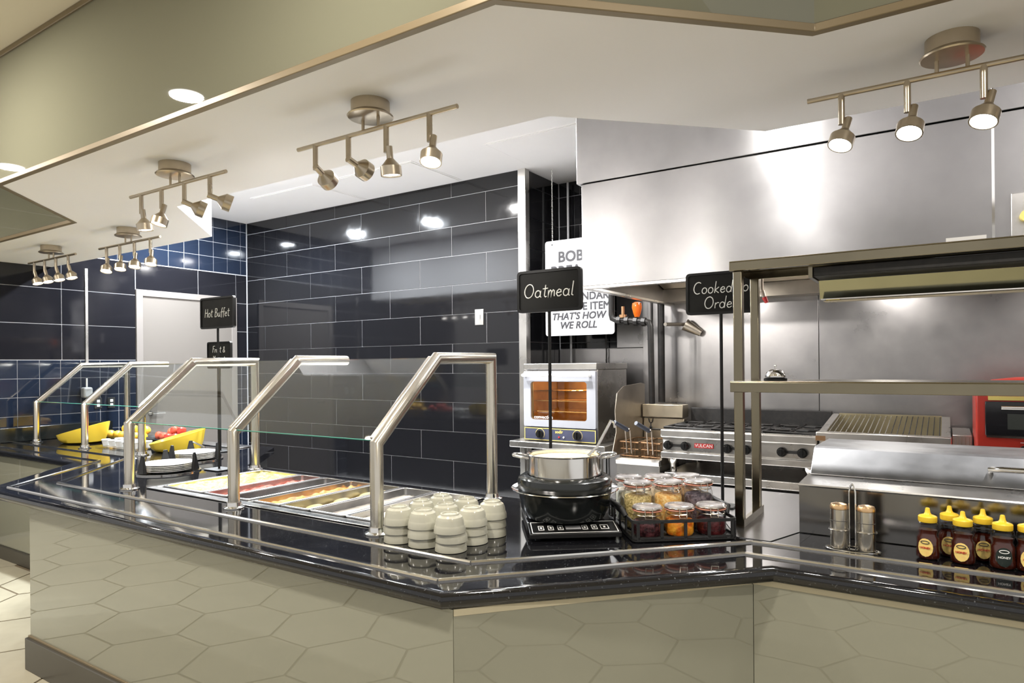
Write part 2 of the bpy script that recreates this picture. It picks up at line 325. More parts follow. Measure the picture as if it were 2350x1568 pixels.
# door in the left wall
dr = struct('door_1', G().box(XL-.03, XL+.006, D0+.07, D1-.07, .01, DZ-.07), 'door', smooth=False)
obj('door_frame', G().box(XL-.03, XL+.02, D0, D0+.07, 0, DZ).box(XL-.03, XL+.02, D1-.07, D1, 0, DZ).box(XL-.03, XL+.02, D0+.07, D1-.07, DZ-.07, DZ), 'jamb', dr, bev=.003)
dh = obj('lever_handle', G().cyl((XL+.005, D0+.15, 1.10), (XL+.05, D0+.15, 1.10), .012).cyl((XL+.05, D0+.15, 1.10), (XL+.05, D0+.29, 1.10), .009), 'steel', dr)
obj('rosette', G().cyl((XL+.005, D0+.15, 1.10), (XL+.013, D0+.15, 1.10), .028), 'steel', dr)
# splashback ledge and dispenser, sockets on the left wall
ml = thing('wall_ledge', 'black stone upstand ledge along the tiled wall behind the left counter', 'ledge', (XL, 2.6, .92))
obj('ledge_board', G().box(.001, .10, -1.0, .93, .001, .135), 'enamel', ml, bev=.004)
sd = thing('soap_dispenser', 'small clear wall dispenser on the tiles left of the door', 'dispenser', (XL+.001, 3.31, 1.30))
obj('reservoir', G().box(.0, .08, -.045, .045, .0, .11), 'grey', sd, bev=.02, seg=3)
obj('pump', G().cyl((.04, 0, .11), (.04, 0, .20), .008), 'white_p', sd)
for k, y in enumerate((3.435, 3.565)):
    so = thing('wall_socket', ('black wall socket nearer the clear dispenser', 'black wall socket nearer the door frame')[k], 'socket', (XL+.001, y, 1.24))
    obj('plate', G().box(0, .006, -.037, .037, -.055, .055), 'mblack', so, bev=.002); obj('receptacle', G().box(.006, .010, -.014, .014, .008, .035).box(.006, .010, -.014, .014, -.035, -.008), 'white_p', so)
sw = thing('wall_switch', 'small steel switch plate on the black tiled back wall', 'switch', (-3.76, YB-.001, 2.06))
obj('plate', G().box(-.05, .05, -.008, 0, -.075, .075), 'steel', sw, bev=.002); obj('toggle', G().box(-.012, .012, -.014, -.008, -.02, .02), 'grey', sw)
# access hatches in the kitchen ceiling
for k, (x0, x1, lb) in enumerate(((-6.2, -5.22, 'white access hatch flush in the ceiling farther from the steel hood'), (-4.95, -3.93, 'white access hatch flush in the ceiling nearer the steel corner trim'), (-3.15, -2.2, 'white access hatch flush in the ceiling beside the steel hood'))):
    t = thing('access_hatch', lb, 'hatch', ((x0+x1)/2, 4.8, ZC), group='ceiling hatches'); w = (x1-x0)/2
    obj('frame', G().box(-w, w, -.37, -.355, -.005, .0).box(-w, w, .355, .37, -.005, 0).box(-w, -w+.015, -.355, .355, -.005, 0).box(w-.015, w, -.355, .355, -.005, 0), 'white', t)
    obj('panel', G().box(-w+.022, w-.022, -.348, .348, -.008, .0), 'white', t)
def downlight(x, y, z, r, label, group):
    t = thing('downlight', label, 'ceiling light', (x, y, z), group=group)
    obj('rim', G().lathe([(r*1.18, 0), (r*1.18, -.006), (r, -.006), (r, -.001)], 28), 'white', t)
    obj('diffuser', G().lathe([(r*.99, -.001), (r*.99, -.006)], 28), 'lamp_c', t)
for k, (x, y) in enumerate(DINING_LIGHTS): downlight(x, y, ZD, .10, f'round recessed light in the dining ceiling, {ORD[k]} from the tiled wall', 'dining ceiling downlights')
for k, (x, y) in enumerate(AISLE_LIGHTS): downlight(x, y, ZC, .09, f'round recessed light over the kitchen aisle, {ORD[k]} from the door wall, last two added', 'aisle downlights')
# ================================================================== COUNTER
ZT = .92
NOSE = [(XL, 2.312), (-5.32, 2.312), (-4.60, 1.535), (-1.262, 1.535), (-.485, 2.312), (2.5, 2.312)]
ct = thing('countertop', 'polished black granite serving countertop with inlaid steel tray rails', 'countertop', (0, 0, 0))
IN = offset(NOSE, -.03)
r_ = .025
obj('nosing', G().sweep(NOSE, [(-.03, ZT), (-.016, ZT)]+[(-.016+.016*math.sin(R(a)), ZT-.025+.025*math.cos(R(a))) for a in range(15, 180, 15)]+[(-.016, ZT-.05), (-.03, ZT-.05)]), 'granite', ct)
WX0, WX1, WY0, WY1 = -3.755, -2.005, 2.035, 2.745          # opening of the hot well
sl = G()
sl.prism([(XL, 2.342), IN[1], (-5.0, 3.61), (XL, 3.61)], ZT-.05, ZT)
sl.prism([IN[1], IN[2], (WX0, IN[2][1]), (WX0, 2.85), (-4.05, 2.85), (-4.76, 3.61), (-5.0, 3.61)], ZT-.05, ZT)
sl.prism([(WX0, IN[2][1]), (WX1, IN[2][1]), (WX1, WY0), (WX0, WY0)], ZT-.05, ZT)
sl.prism([(WX0, WY1), (WX1, WY1), (WX1, 2.85), (WX0, 2.85)], ZT-.05, ZT)
sl.prism([(WX1, IN[3][1]), IN[3], IN[4], (-.45, 2.85), (WX1, 2.85)], ZT-.05, ZT)
sl.prism([IN[4], (2.5, 2.342), (2.5, 2.84), (-.45, 2.84)], ZT-.05, ZT)
obj('slab', sl, 'granite', ct, smooth=False)
RO = [(XL, 2.436), (-5.20, 2.436), (-4.515, 1.620), (-1.345, 1.625), (-.605, 2.430), (2.5, 2.426)]
RI = [(XL, 2.642), (-5.21, 2.642), (-4.415, 1.834), (-1.372, 1.834), (-.625, 2.60), (2.5, 2.592)]
for p in (RO, RI):
    for k in range(5):
        obj('tray_rail', G().sweep([p[k], p[k+1]], [(-.008, ZT-.001), (.008, ZT-.001), (.008, ZT+.004), (.004, ZT+.009), (-.004, ZT+.009), (-.008, ZT+.004)]), 'chrome', ct)
cb = thing('counter_base', 'pale glass fronted counter base under the black granite top', 'counter', (0, 0, 0))
PAN = [(XL, 2.362), (-5.30, 2.362), (-5.30, 2.362)]
def wallpanel(name, path, z0, z1, th, m, bev=.001): return obj(name, G().sweep(path, [(-th, z0), (0, z0), (0, z1), (-th, z1)]), m, cb, smooth=False, bev=bev)
wallpanel('glass_panel', [(-4.11, 1.570), (-1.244, 1.570)], .175, .868, .02, 'panel')
wallpanel('glass_panel', [(-1.242, 1.571), (-.5575, 2.3405)], .175, .848, .02, 'panel')
wallpanel('glass_panel', [(-.5568, 2.3412), (2.5, 2.342)], .175, .848, .02, 'panel')
wallpanel('glass_panel', [(XL+.01, 2.362), (-4.40, 2.362)], .11, .868, .02, 'panel')
wallpanel('edge_strip', [(-1.240, 1.570), (-.560, 2.334)], .848, .869, .02, 'beige'); wallpanel('edge_strip', [(-.558, 2.338), (2.5, 2.338)], .848, .869, .02, 'beige')
wallpanel('edge_strip', [(-4.12, 1.562), (-1.242, 1.562)], .168, .178, .02, 'trim')
obj('toe_kick', G().sweep([(-4.125, 1.548), (-1.24, 1.548), (-.545, 2.33), (2.5, 2.33)], [(-.03, 0), (0, 0), (0, .168), (-.03, .168)]), 'kick', cb, bev=.004)
obj('toe_kick', G().sweep([(XL+.01, 2.345), (-4.40, 2.345)], [(-.03, 0), (0, 0), (0, .108), (-.03, .108)]), 'kick', cb, bev=.004)
obj('end_panel', G().box(-4.11, -4.09, 1.575, 2.36, .0, .868), 'panel', cb, smooth=False)
obj('carcass', G().box(-4.09, -3.80, 1.62, 2.8, .0, .868).box(-1.95, -1.30, 1.62, 2.8, .0, .868).box(-4.09, -1.3, 1.62, 1.95, 0, .868).box(-4.09, -1.3, 2.79, 2.83, 0, .868).prism([(-1.30, 1.62), (-1.24, 1.62), (-.58, 2.36), (2.45, 2.39), (2.45, 2.82), (-1.30, 2.82)], .0, .868).prism([(XL+.02, 2.39), (-4.42, 2.39), (-4.12, 2.8), (-4.8, 3.57), (XL+.02, 3.57)], .0, .868), 'mblack', cb, smooth=False)
# hot well let into the granite
hw = thing('hot_well', 'steel hot food well let into the granite between the guard posts', 'food well', (0, 0, 0))
obj('well_box', G().box(WX0, WX1, WY0, WY1, ZT-.20, ZT-.19), 'pan', hw, smooth=False)
f = G()
for (a, b, c, d) in ((WX0-.03, WX1+.03, WY0-.02, WY0+.035), (WX0-.03, WX1+.03, WY1-.02, WY1+.02), (WX0-.03, WX0+.02, WY0+.035, WY1-.02), (WX1-.012, WX1+.03, WY0+.035, WY1-.02), (-2.945, -2.917, WY0+.035, WY1-.02)): f.box(a, b, c, d, ZT+.0008, ZT+.007)
obj('rim_frame', f, 'pan', hw, bev=.003)
obj('well_wall', G().box(WX0, WX0+.004, WY0, WY1, ZT-.19, ZT).box(WX1-.004, WX1, WY0, WY1, ZT-.19, ZT).box(WX0+.004, WX1-.004, WY0, WY0+.004, ZT-.19, ZT).box(WX0+.004, WX1-.004, WY1-.004, WY1, ZT-.19, ZT), 'pan', hw, smooth=False)
PANS = [(-3.725, -3.345, 'wide steel pan of scrambled eggs', 'egg'), (-3.335, -3.135, 'steel pan of red tomatoes beside the eggs', 'tomato'), (-3.128, -2.945, 'steel pan of cooked meat beside the tomatoes', 'meat'),
        (-2.912, -2.712, 'steel pan of orange fried potatoes', 'potato'), (-2.706, -2.500, 'steel pan of yellow egg patties beside the potatoes', 'patty'), (-2.492, -2.262, 'steel pan of pale gravy beside the egg patties', 'gravy'), (-2.254, -2.022, 'steel pan of pale biscuits nearest the cream bowls', 'biscuit')]
def foodtop(w, d, z, amp, seed, m, lumps):
    rnd = random.Random(seed); nx, ny = max(6, int(w/.014)), max(8, int(d/.014)); L = [(rnd.uniform(0, w), rnd.uniform(0, d), rnd.uniform(.6, 1)) for _ in range(lumps)]
    vs_ = []; fs = []
    for j in range(ny+1):
        for i in range(nx+1):
            x, y = w*i/nx, d*j/ny; h = 0
            for (a, b, s) in L: h = max(h, s*max(0, 1-((x-a)**2+(y-b)**2)/.0011))
            e = min(1, min(i, nx-i, j, ny-j)/2)
            vs_.append((x-w/2, y-d/2, z+amp*(.25+h)*e+rnd.uniform(-.0015, .0015)))
    for j in range(ny):
        for i in range(nx): a = j*(nx+1)+i; fs.append((a, a+1, a+nx+2, a+nx+1))
    return G().add(vs_, fs).mesh('food', m, True, 180)
P0, P1 = 2.075, 2.735
for k, (x0, x1, lb, fd) in enumerate(PANS):
    w, d = x1-x0, P1-P0; c = ((x0+x1)/2, (P0+P1)/2, ZT+.008)
    t = thing('food_pan', lb, 'food pan', c, group='pans in the hot well')
    o_ = lambda e, z: [(x, y, z) for x, y in rounded(-w/2+e, w/2-e, -d/2+e, d/2-e, .018)]
    obj('rim', G().loft([o_(0, 0), o_(.001, .005), o_(.004, .007), o_(.012, .007), o_(.014, .004)], False), 'pan', t)
    obj('tub', G().loft([o_(.014, .004), o_(.017, -.07), o_(.022, -.078)], False).add(o_(.022, -.078), [tuple(range(20))]), 'pan', t)
    lump = {'egg': 90, 'tomato': 45, 'meat': 18, 'potato': 60, 'patty': 6, 'gravy': 3, 'biscuit': 10}[fd]; amp = {'egg': .016, 'tomato': .018, 'meat': .012, 'potato': .02, 'patty': .004, 'gravy': .002, 'biscuit': .012}[fd]
    zf = {'egg': -.012, 'tomato': -.030, 'meat': -.045, 'potato': -.030, 'patty': -.040, 'gravy': -.030, 'biscuit': -.020}[fd]
    fo = obj({'egg': 'scrambled_eggs', 'tomato': 'stewed_tomatoes', 'meat': 'cooked_meat', 'potato': 'fried_potatoes', 'patty': 'egg_sauce', 'gravy': 'gravy', 'biscuit': 'biscuits'}[fd], foodtop(w-.036, d-.036, zf, amp, k, fd, lump), None, None, c)
    tag(fo, {'egg': 'fluffy yellow scrambled eggs filling the wide pan', 'tomato': 'chopped red tomatoes heaped in a narrow pan', 'meat': 'brown red cooked meat low in its pan', 'potato': 'orange golden fried potato pieces in a pan', 'patty': 'pale yellow sauce under the egg patties', 'gravy': 'smooth pale gravy in a steel pan', 'biscuit': 'pale biscuits in the pan nearest the bowls'}[fd], 'food', kind='stuff')
    if fd == 'patty':
        pm = G().lathe([(.001, .012), (.035, .013), (.042, .009), (.044, .004), (.040, 0), (.001, 0)], 18, cap=False).mesh('egg_patty', 'patty')
        for q in range(7):
            p = obj('egg_patty', pm, None, None, (c[0]+.025*(-1)**q, c[1]-.27+q*.09, c[2]-.034+.002*(q % 2)), rot=(.12, .08*(-1)**q, 0))
            tag(p, f'round yellow egg patty, {ORD[q]} from the guest side of its pan', 'egg patty', 'egg patties in the pan')
# --- sneeze guards
def guard(name, label, xs, y0, rear, ends):
    t = thing(name, label, 'sneeze guard', (0, 0, 0)); K = (y0, 1.285); T = (y0+.385, 1.632); E = y0+.815
    for k, x in enumerate(xs):
        pts = [(x, y0, ZT+.012), (x, K[0], K[1]), (x, T[0], T[1])]
        pts += [(x, E, T[1]), (x, E, ZT+.012)] if k in rear else [(x, E-.09, T[1])]
        fr = obj('frame', G().tube(pts, .0275, 20), 'post', t)
        obj('flange', G().lathe([(.05, ZT+.001), (.05, ZT+.006), (.036, ZT+.012), (.033, ZT+.03), (.0276, ZT+.03)], 20, (x, y0, 0)), 'chrome', fr)
        if k in rear: obj('flange', G().lathe([(.05, ZT+.001), (.05, ZT+.006), (.036, ZT+.012), (.033, ZT+.03), (.0276, ZT+.03)], 20, (x, E, 0)), 'chrome', fr)
        dy, dz = T[0]-K[0], T[1]-K[1]; L = math.hypot(dy, dz); n = (-dz/L, dy/L)
        for s in ((-1, 1) if 0 < k < len(xs)-1 else ((1,) if k == 0 else (-1,))):
            xa = x+s*.0225
            obj('glazing_channel', G().add([(xa+sx*.009, K[0]+dy*u+n[0]*v, K[1]+dz*u+n[1]*v) for sx in (-1, 1) for (u, v) in ((.02, -.008), (.98, -.008), (.98, .024), (.02, .024))],
                [(0, 1, 2, 3), (7, 6, 5, 4), (0, 4, 5, 1), (1, 5, 6, 2), (2, 6, 7, 3), (3, 7, 4, 0)]), 'post', fr, bev=.003)
    for k in range(len(xs)-1):
        a, b = xs[k]+.024, xs[k+1]-.024; dy, dz = T[0]-K[0], T[1]-K[1]; L = math.hypot(dy, dz); n = (-dz/L, dy/L)
        q = lambda u, v: (K[0]+dy*u+n[0]*v, K[1]+dz*u+n[1]*v)
        c = [q(.02, .004), q(.985, .004), q(.985, .010), q(.02, .010)]
        pn = obj('slanted_pane', G().slab(c, 'x', a, b), 'glass', t, smooth=False)
        obj('pane_edge', G().slab([q(.016, .004), q(.02, .004), q(.02, .010), q(.016, .010)], 'x', a, b), 'edge', pn, smooth=False)
        tp = obj('top_pane', G().box(a, b, T[0]+.01, E-.10, T[1]-.003, T[1]+.003), 'glass', t, smooth=False)
    return t
guard('sneeze_guard', 'steel and glass sneeze guard over the hot food pans', [-3.845, -2.885, -1.935], 1.957, (0, 2), None)
guard('sneeze_guard', 'steel and glass sneeze guard over the fruit on the far counter', [-7.07, -6.155, -5.245], 2.765, (0,), None)

# ================================================================== TRACK LIGHTS
def track(cx, cy, label, dirs, power, color=NEUT):
    t = thing('track_light', label, 'track light', (cx, cy, ZS), group='track lights under the soffit')
    obj('canopy', G().lathe([(.073, 0), (.073, -.045), (.001, -.045)], 32), 'nickel', t)
    obj('canopy_dish', G().lathe([(.070, -.040), (.084, -.050), (.088, -.055), (.084, -.059), (.03, -.063), (.001, -.064)], 32), 'nickel', t)
    obj('bar', G().cyl((-.415, 0, -.105), (.415, 0, -.105), .0085, n=14), 'nickel', t)
    for x in (-.04, .04): obj('standoff', G().cyl((x, 0, -.058), (x, 0, -.105), .006, n=10), 'nickel', t)
    for k, d in enumerate(dirs):
        x = (-.31, -.12, .08, .29)[k]; d = Vector(d).normalized(); p = Vector((x, 0, -.205))
        st = obj('stem', G().cyl((x, 0, -.105), (x, 0, -.205), .0105, n=12), 'nickel', t)
        side = Vector((.016, 0, 0)); a = p+side-d*.02
        prof = [(0, .0125), (.045, .0125), (.072, .036), (.074, .039), (.108, .039), (.108, .035), (.102, .033)]
        q = d.to_track_quat('Z', 'Y'); hd = G().lathe([(r, z) for z, r in prof], 24, cap=False)
        hd.add([(0, 0, 0)]+[(.0125*math.cos(2*math.pi*i/24), .0125*math.sin(2*math.pi*i/24), 0) for i in range(24)], [(0, 1+(i+1) % 24, 1+i) for i in range(24)])
        h = obj('lamp_head', hd, 'nickel', t, a); h.rotation_mode = 'QUATERNION'; h.rotation_quaternion = q
        obj('lens', G().lathe([(.0335, .101), (.0335, .1025)], 24), 'lamp', h)
        l = bpy.data.lights.new('spot', 'SPOT'); l.energy = power; l.color = color; l.spot_size = R(86); l.spot_blend = .7; l.shadow_soft_size = .03
        lo = bpy.data.objects.new('spot_lamp', l); COL.objects.link(lo); lo.parent = t; lo.location = a+d*.115
        lo.rotation_mode = 'QUATERNION'; lo.rotation_quaternion = d.to_track_quat('-Z', 'Y')
    return t
dn, fw_ = (0, .05, -1), (-.25, .75, -.55)
track(-1.825, 1.83, 'brushed nickel track light over the front guard, four spot heads', [(-.2, .85, -.35), (.0, .9, -.25), (0, .12, -1), (.1, -.28, -.9)], 19)
track(-3.165, 1.84, 'brushed nickel track light over the egg pan, two heads turned sideways', [(.05, .1, -1), (-.05, -.25, -.9), (.40, .77, -.32), (.45, .77, -.3)], 19)
track(-4.90, 2.50, 'brushed nickel track light farther back, heads in a level row', [(.25, -.25, -1), (.25, -.2, -1), (.2, -.2, -1), (.2, -.2, -1)], 52, COOL)
track(-6.10, 2.50, 'brushed nickel track light farthest back against the black wall', [(.30, .1, -.9)]*4, 52, COOL)
track(.02, 2.48, 'brushed nickel track light above the steel shelf by the hood', [(-.2, -.38, -.9), (-.12, -.42, -.9), (-.22, -.35, -.9), (.1, -.2, -1)], 12)
# ================================================================== KITCHEN BEHIND THE COUNTER
HX0, HY0, HZ0, HZ1 = -2.10, 4.113, 2.134, 2.833
hd = thing('extractor_hood', 'large stainless steel extractor hood over the cooking line', 'extractor hood', (0, 0, 0))
obj('canopy', G().box(HX0, 3.1, HY0, HY0+.02, HZ0, HZ1).box(HX0, HX0+.02, HY0+.02, YK-.015, HZ0, HZ1).box(HX0+.02, 3.1, HY0+.02, YK-.015, HZ1-.02, HZ1), 'steel_h', hd, smooth=False, bev=.002)
obj('lower_lip', G().box(HX0, 3.1, HY0, HY0+.05, HZ0-.02, HZ0).box(HX0, HX0+.05, HY0+.05, YK-.015, HZ0-.02, HZ0), 'steel', hd, smooth=False, bev=.002)
obj('filter_bank', G().slab([(4.60, 2.50), (4.62, 2.52), (5.65, 2.26), (5.65, 2.24)], 'x', HX0+.03, 3.05), 'steel_d', hd, smooth=False)
obj('drip_tray', G().box(HX0+.02, 3.05, 4.25, 4.60, 2.36, 2.37).box(HX0+.02, 3.05, 5.62, 5.82, HZ0+.0, HZ0+.11), 'steel_d', hd, smooth=False)
for (a, b) in ((HX0-.03, .197), (.202, 3.1)): obj('upper_panel', G().box(a, b, HY0-.012, HY0+.01, HZ1+.006, ZC-.003), 'steel_h', hd, smooth=False, bev=.002)
obj('side_closure', G().box(HX0-.03, HX0-.015, HY0+.01, YK-.02, HZ1+.006, ZC-.003), 'steel_h', hd, smooth=False)
obj('seam_cover', G().box(.194, .206, HY0-.004, HY0, HZ0, HZ1), 'chrome', hd, smooth=False)
for (x, y) in HOOD_LIGHTS: obj('lamp_housing', G().lathe([(.14, 2.30), (.14, 2.27), (.11, 2.25), (.105, 2.255)], 24, (x, y, 0)), 'steel', hd)
obj('sprinkler_drop', G().cyl((-1.0, 4.5, 2.36), (-1.0, 4.5, 2.06), .010).cyl((-1.0, 4.5, 2.06), (-.985, 4.5, 2.02), .018, .010), 'oilpipe', hd)
obj('nozzle_cap', G().cyl((-.985, 4.5, 2.02), (-.97, 4.5, 1.985), .016, .012), 'red', hd)
cp = thing('hood_switch_panel', 'steel switch box with brass key on the hood front', 'switch panel', (.36, HY0-.0, 2.30))
obj('box', G().box(-.09, .12, -.02, -.001, -.14, .12), 'steel', cp, bev=.003); obj('switch', G().cyl((-.03, -.02, .0), (-.03, -.055, 0), .028), 'gold', cp); obj('switch', G().cyl((-.03, -.02, -.06), (-.03, -.03, -.06), .008).cyl((-.03, -.02, .06), (-.03, -.03, .06), .008), 'mblack', cp)
# hanging sign
sg = thing('hanging_sign', 'white hanging sign with black capital lettering on a chain', 'sign', (-2.77, 5.36, 0))
obj('board', G().slab(rounded(-.345, .345, 1.86, 2.735, .025), 'y', -.006, .006), flat('sign_white', (.50, .50, .51), .5), sg)
ch = G()
for k in range(34):
    z = 2.73+k*.02; a = (k % 2)*90
    ch.tube([(-.27+.005*math.cos(R(t))*math.cos(R(a)), .0+.005*math.cos(R(t))*math.sin(R(a)), z+.013*math.sin(R(t))) for t in range(0, 360, 45)], .002, 6, True)
obj('chain', ch, 'chrome', sg)
obj('eyelet', G().cyl((-.27, -.0075, 2.70), (-.27, -.006, 2.70), .008), 'print', sg)
for s_, z, sz, x, sh in (("BOB'S", 2.575, .135, -.035, 0), ('BREA', 2.445, .135, -.13, 0), ('NDARY', 2.205, .095, .19, 0), ('E ITEM', 2.115, .095, .175, 0), ("THAT'S HOW", 2.032, .088, -.01, .2), ('WE ROLL', 1.95, .088, -.01, .2)):
    text('lettering', s_, sz, 'print', sg, (x, -.0072, z), bold=.035, shear=sh)
# gas pipe with valve and amber gauge
gp = thing('gas_pipe', 'black gas pipe with valves and amber cap dropping from the hood', 'pipe', (0, 0, 0))
Yp = 5.20
obj('pipe_run', G().tube([(-2.381, Yp, 2.45), (-2.381, Yp, 2.02), (-2.372, Yp, 1.985), (-2.345, Yp, 1.972), (-2.075, Yp, 1.945), (-2.045, Yp, 1.935), (-2.034, Yp, 1.90), (-2.034, Yp+.02, 1.27)], .025, 14), 'pipe', gp)
obj('riser', G().cyl((-2.10, Yp+.42, 2.12), (-2.10, Yp+.42, 1.26), .03), 'pipe', gp)
for x in (-2.31, -2.24, -2.16, -2.09): obj('coupling', G().cyl((x-.016, Yp, 1.97+(-2.345-x)*.1), (x+.016, Yp, 1.968+(-2.345-x)*.1), .037, n=8), 'pipe', gp)
obj('valve_stem', G().cyl((-2.275, Yp, 1.97), (-2.275, Yp, 2.08), .014).cyl((-2.275, Yp, 1.985), (-2.275, Yp, 2.01), .032), 'brown', gp)
obj('amber_cap', G().lathe([(.02, 0), (.03, .03), (.042, .08), (.038, .115), (.02, .125)], 16, (-2.15, Yp, 1.985)), 'amber', gp)
obj('wall_bracket', G().cyl((-2.0, Yp+.25, 1.93), (-1.93, 5.75, 1.94), .016).cyl((-1.93, 5.75, 1.94), (-1.80, 5.79, 1.86), .055, .03), 'steel_d', gp)
# thin conduits beside the oven
for k, (x, lb) in enumerate(((-3.08, 'thin pale conduit in the corner beside the black return wall'), (-2.72, 'thin dark cable hanging behind the convection oven'))):
    tag(obj('conduit', G().tube([(x, 5.78, .95), (x, 5.78, 2.3), (x-.02, 5.78, 2.8), (x-.02, 5.78, 3.38)] if k == 0 else [(x, 5.80, .02), (x, 5.80, 1.2), (x+.01, 5.80, 1.7), (x, 5.80, 2.2)], .012 if k == 0 else .007, 10), 'grey' if k == 0 else 'pipe'), lb, 'conduit')
# equipment stand under the oven
es = thing('equipment_stand', 'stainless equipment stand carrying the convection oven', 'stand', (0, 0, 0))
OY = 4.93
obj('stand_top', G().box(-3.20, -2.29, OY-.08, 5.60, .885, .94), 'steel', es, bev=.006)
for x in (-3.10, -2.37):
    for y in (OY, 5.5): obj('leg', G().box(x-.02, x+.02, y-.02, y+.02, 0, .885), 'steel', es)
obj('undershelf', G().box(-3.15, -2.32, OY-.03, 5.55, .30, .32), 'steel', es)
# convection oven
ov = thing('convection_oven', 'countertop convection oven with white framed glass door', 'oven', (-2.745, OY, .942))
ow = .345
obj('casing', G().box(-ow, -.271, .03, .62, 0, .61).box(.271, ow, .03, .62, 0, .61).box(-.271, .271, .03, .62, 0, .149).box(-.271, .271, .03, .62, .531, .61).box(-.271, .271, .452, .62, .149, .531).box(-ow-.005, ow+.005, .0, .63, .612, .665), 'steel', ov, bev=.004)
dp = rounded(-ow, ow, .125, .600, .012)
wi = rounded(-.275, .265, .185, .51, .025)
od = obj('door', G().loft([[(x, -.012, z) for x, z in dp], [(x, .028, z) for x, z in dp], [(x, .028, z) for x, z in wi], [(x, -.012, z) for x, z in wi], [(x, -.012, z) for x, z in dp]], False), 'ovenwhite', ov)
obj('window', G().slab(wi, 'y', .002, .006), glass('oven_window', (.90, .78, .58), 1.45), od)
obj('door_handle', G().tube([(-ow+.02, -.012, .565), (-ow+.02, -.05, .565), (ow-.05, -.05, .565), (ow-.05, -.012, .565)], .014, 12), 'white_p', od)
text('lettering', 'convection', .042, 'chalk', od, (-.155, -.0005, .205), bold=.01)
obj('cavity', G().add([(-.27, .03, .15), (.27, .03, .15), (.27, .03, .53), (-.27, .03, .53), (-.27, .45, .15), (.27, .45, .15), (.27, .45, .53), (-.27, .45, .53)], [(0, 1, 5, 4), (3, 7, 6, 2), (0, 4, 7, 3), (1, 2, 6, 5), (4, 5, 6, 7)]), 'warmin', ov, loc=(0, .0002, 0), smooth=False)
ov.children[-1].location.y = -.0
for z in (.255, .345, .43):
    g = G()
    for y in (.04, .40): g.cyl((-.265, y, z), (.265, y, z), .004, n=6)
    for i in range(12): g.cyl((-.25+i*.0455, .04, z), (-.25+i*.0455, .40, z), .002, n=6)
    obj('rack', g, 'chrome', ov)
ol = bpy.data.lights.new('oven_bulb', 'POINT'); ol.energy = 4; ol.color = (1, .80, .50); ol.shadow_soft_size = .03
olo = bpy.data.objects.new('oven_bulb', ol); COL.objects.link(olo); olo.parent = ov; olo.location = (.16, .30, .48)
pnl = obj('control_panel', G().box(-ow, ow, -.006, .028, .004, .118), 'blue', ov, bev=.002)
obj('panel_border', G().box(-ow+.003, ow-.003, -.0075, -.006, .107, .113).box(-ow+.003, ow-.003, -.0075, -.006, .008, .014).box(-ow+.003, -ow+.009, -.0075, -.006, .014, .107).box(ow-.009, ow-.003, -.0075, -.006, .014, .107), 'gold', pnl)
for x in (-.185, .175):
    kn = obj('knob', G().cyl((x, -.006, .062), (x, -.03, .062), .032, n=20).box(x-.006, x+.006, -.042, -.03, .034, .09), 'black', pnl)
    obj('dial_mark', G().tube([(x+.044*math.cos(R(a)), -.0066, .062+.044*math.sin(R(a))) for a in range(-40, 221, 20)], .002, 5), 'gold', pnl)
text('lettering', 'sodir', .036, 'gold', pnl, (-.0, -.007, .085), bold=.03)
for x, m in ((-.0, 'red'), (.045, 'chalk')): obj('pilot_light', G().cyl((x, -.006, .042), (x, -.011, .042), .008, n=10), m, pnl)
# splash guard between oven and fryer
tag(obj('splash_guard', G().slab([(4.88, .86), (5.58, .86), (5.58, 1.42), (5.5, 1.43), (5.12, 1.415), (4.99, 1.36), (4.95, 1.22), (4.97, 1.05)], 'x', -2.247, -2.24).xf(Matrix.Rotation(R(0), 4, 'Z')), 'steel_d', bev=.001), 'curved steel splash guard standing between oven and fryer', 'splash guard')
# fryer
fr = thing('deep_fryer', 'stainless deep fryer with two wire baskets', 'fryer', (-2.052, 4.95, 0))
fw2 = .18
obj('cabinet', G().box(-fw2, fw2, 0.0, .62, .10, .80), 'steel', fr, bev=.004); obj('front_lip', G().slab([(-.015, .80), (-.02, .83), (.0, .845), (.05, .84), (.05, .80)], 'x', -fw2, fw2), 'steel', fr)
obj('tank', G().box(-fw2, -fw2+.02, .05, .56, .80, .86).box(fw2-.02, fw2, .05, .56, .80, .86).box(-fw2, fw2, .04, .055, .80, .845), 'steel_d', fr)
obj('oil', G().box(-fw2+.02, fw2-.02, .06, .55, .78, .80), flat('fry_oil', (.05, .02, .008), .1), fr)
obj('backsplash', G().box(-fw2-.0, fw2, .58, .66, .80, 1.125).box(-fw2-.0, fw2, .55, .70, 1.135, 1.245), steel('aged_cream_steel', (.68, .60, .46), .3, (1, 1, 50), .05, .15, 5), fr, bev=.004)
obj('basket_hanger', G().cyl((-.17, .56, 1.03), (.17, .56, 1.03), .006), 'soot', fr)
obj('deer_emblem', G().tube([(-.135, .577, 1.12), (-.128, .577, 1.09), (-.115, .577, 1.08), (-.115, .577, 1.055)], .004, 6).tube([(-.095, .577, 1.12), (-.102, .577, 1.09), (-.115, .577, 1.08)], .004, 6).ball((-.115, .577, 1.045), .012, 8, 6), 'print', fr)
obj('warning_label', G().box(.05, .16, -.004, .0, .66, .70).box(.07, .16, -.004, 0, .60, .645), 'paper', fr)
obj('label_mark', G().box(.055, .075, -.005, -.004, .675, .695), 'red', fr)
for x in (-fw2+.03, fw2-.03):
    for y in (.04, .58): obj('leg', G().cyl((x, y, 0), (x, y, .1), .02), 'steel', fr)
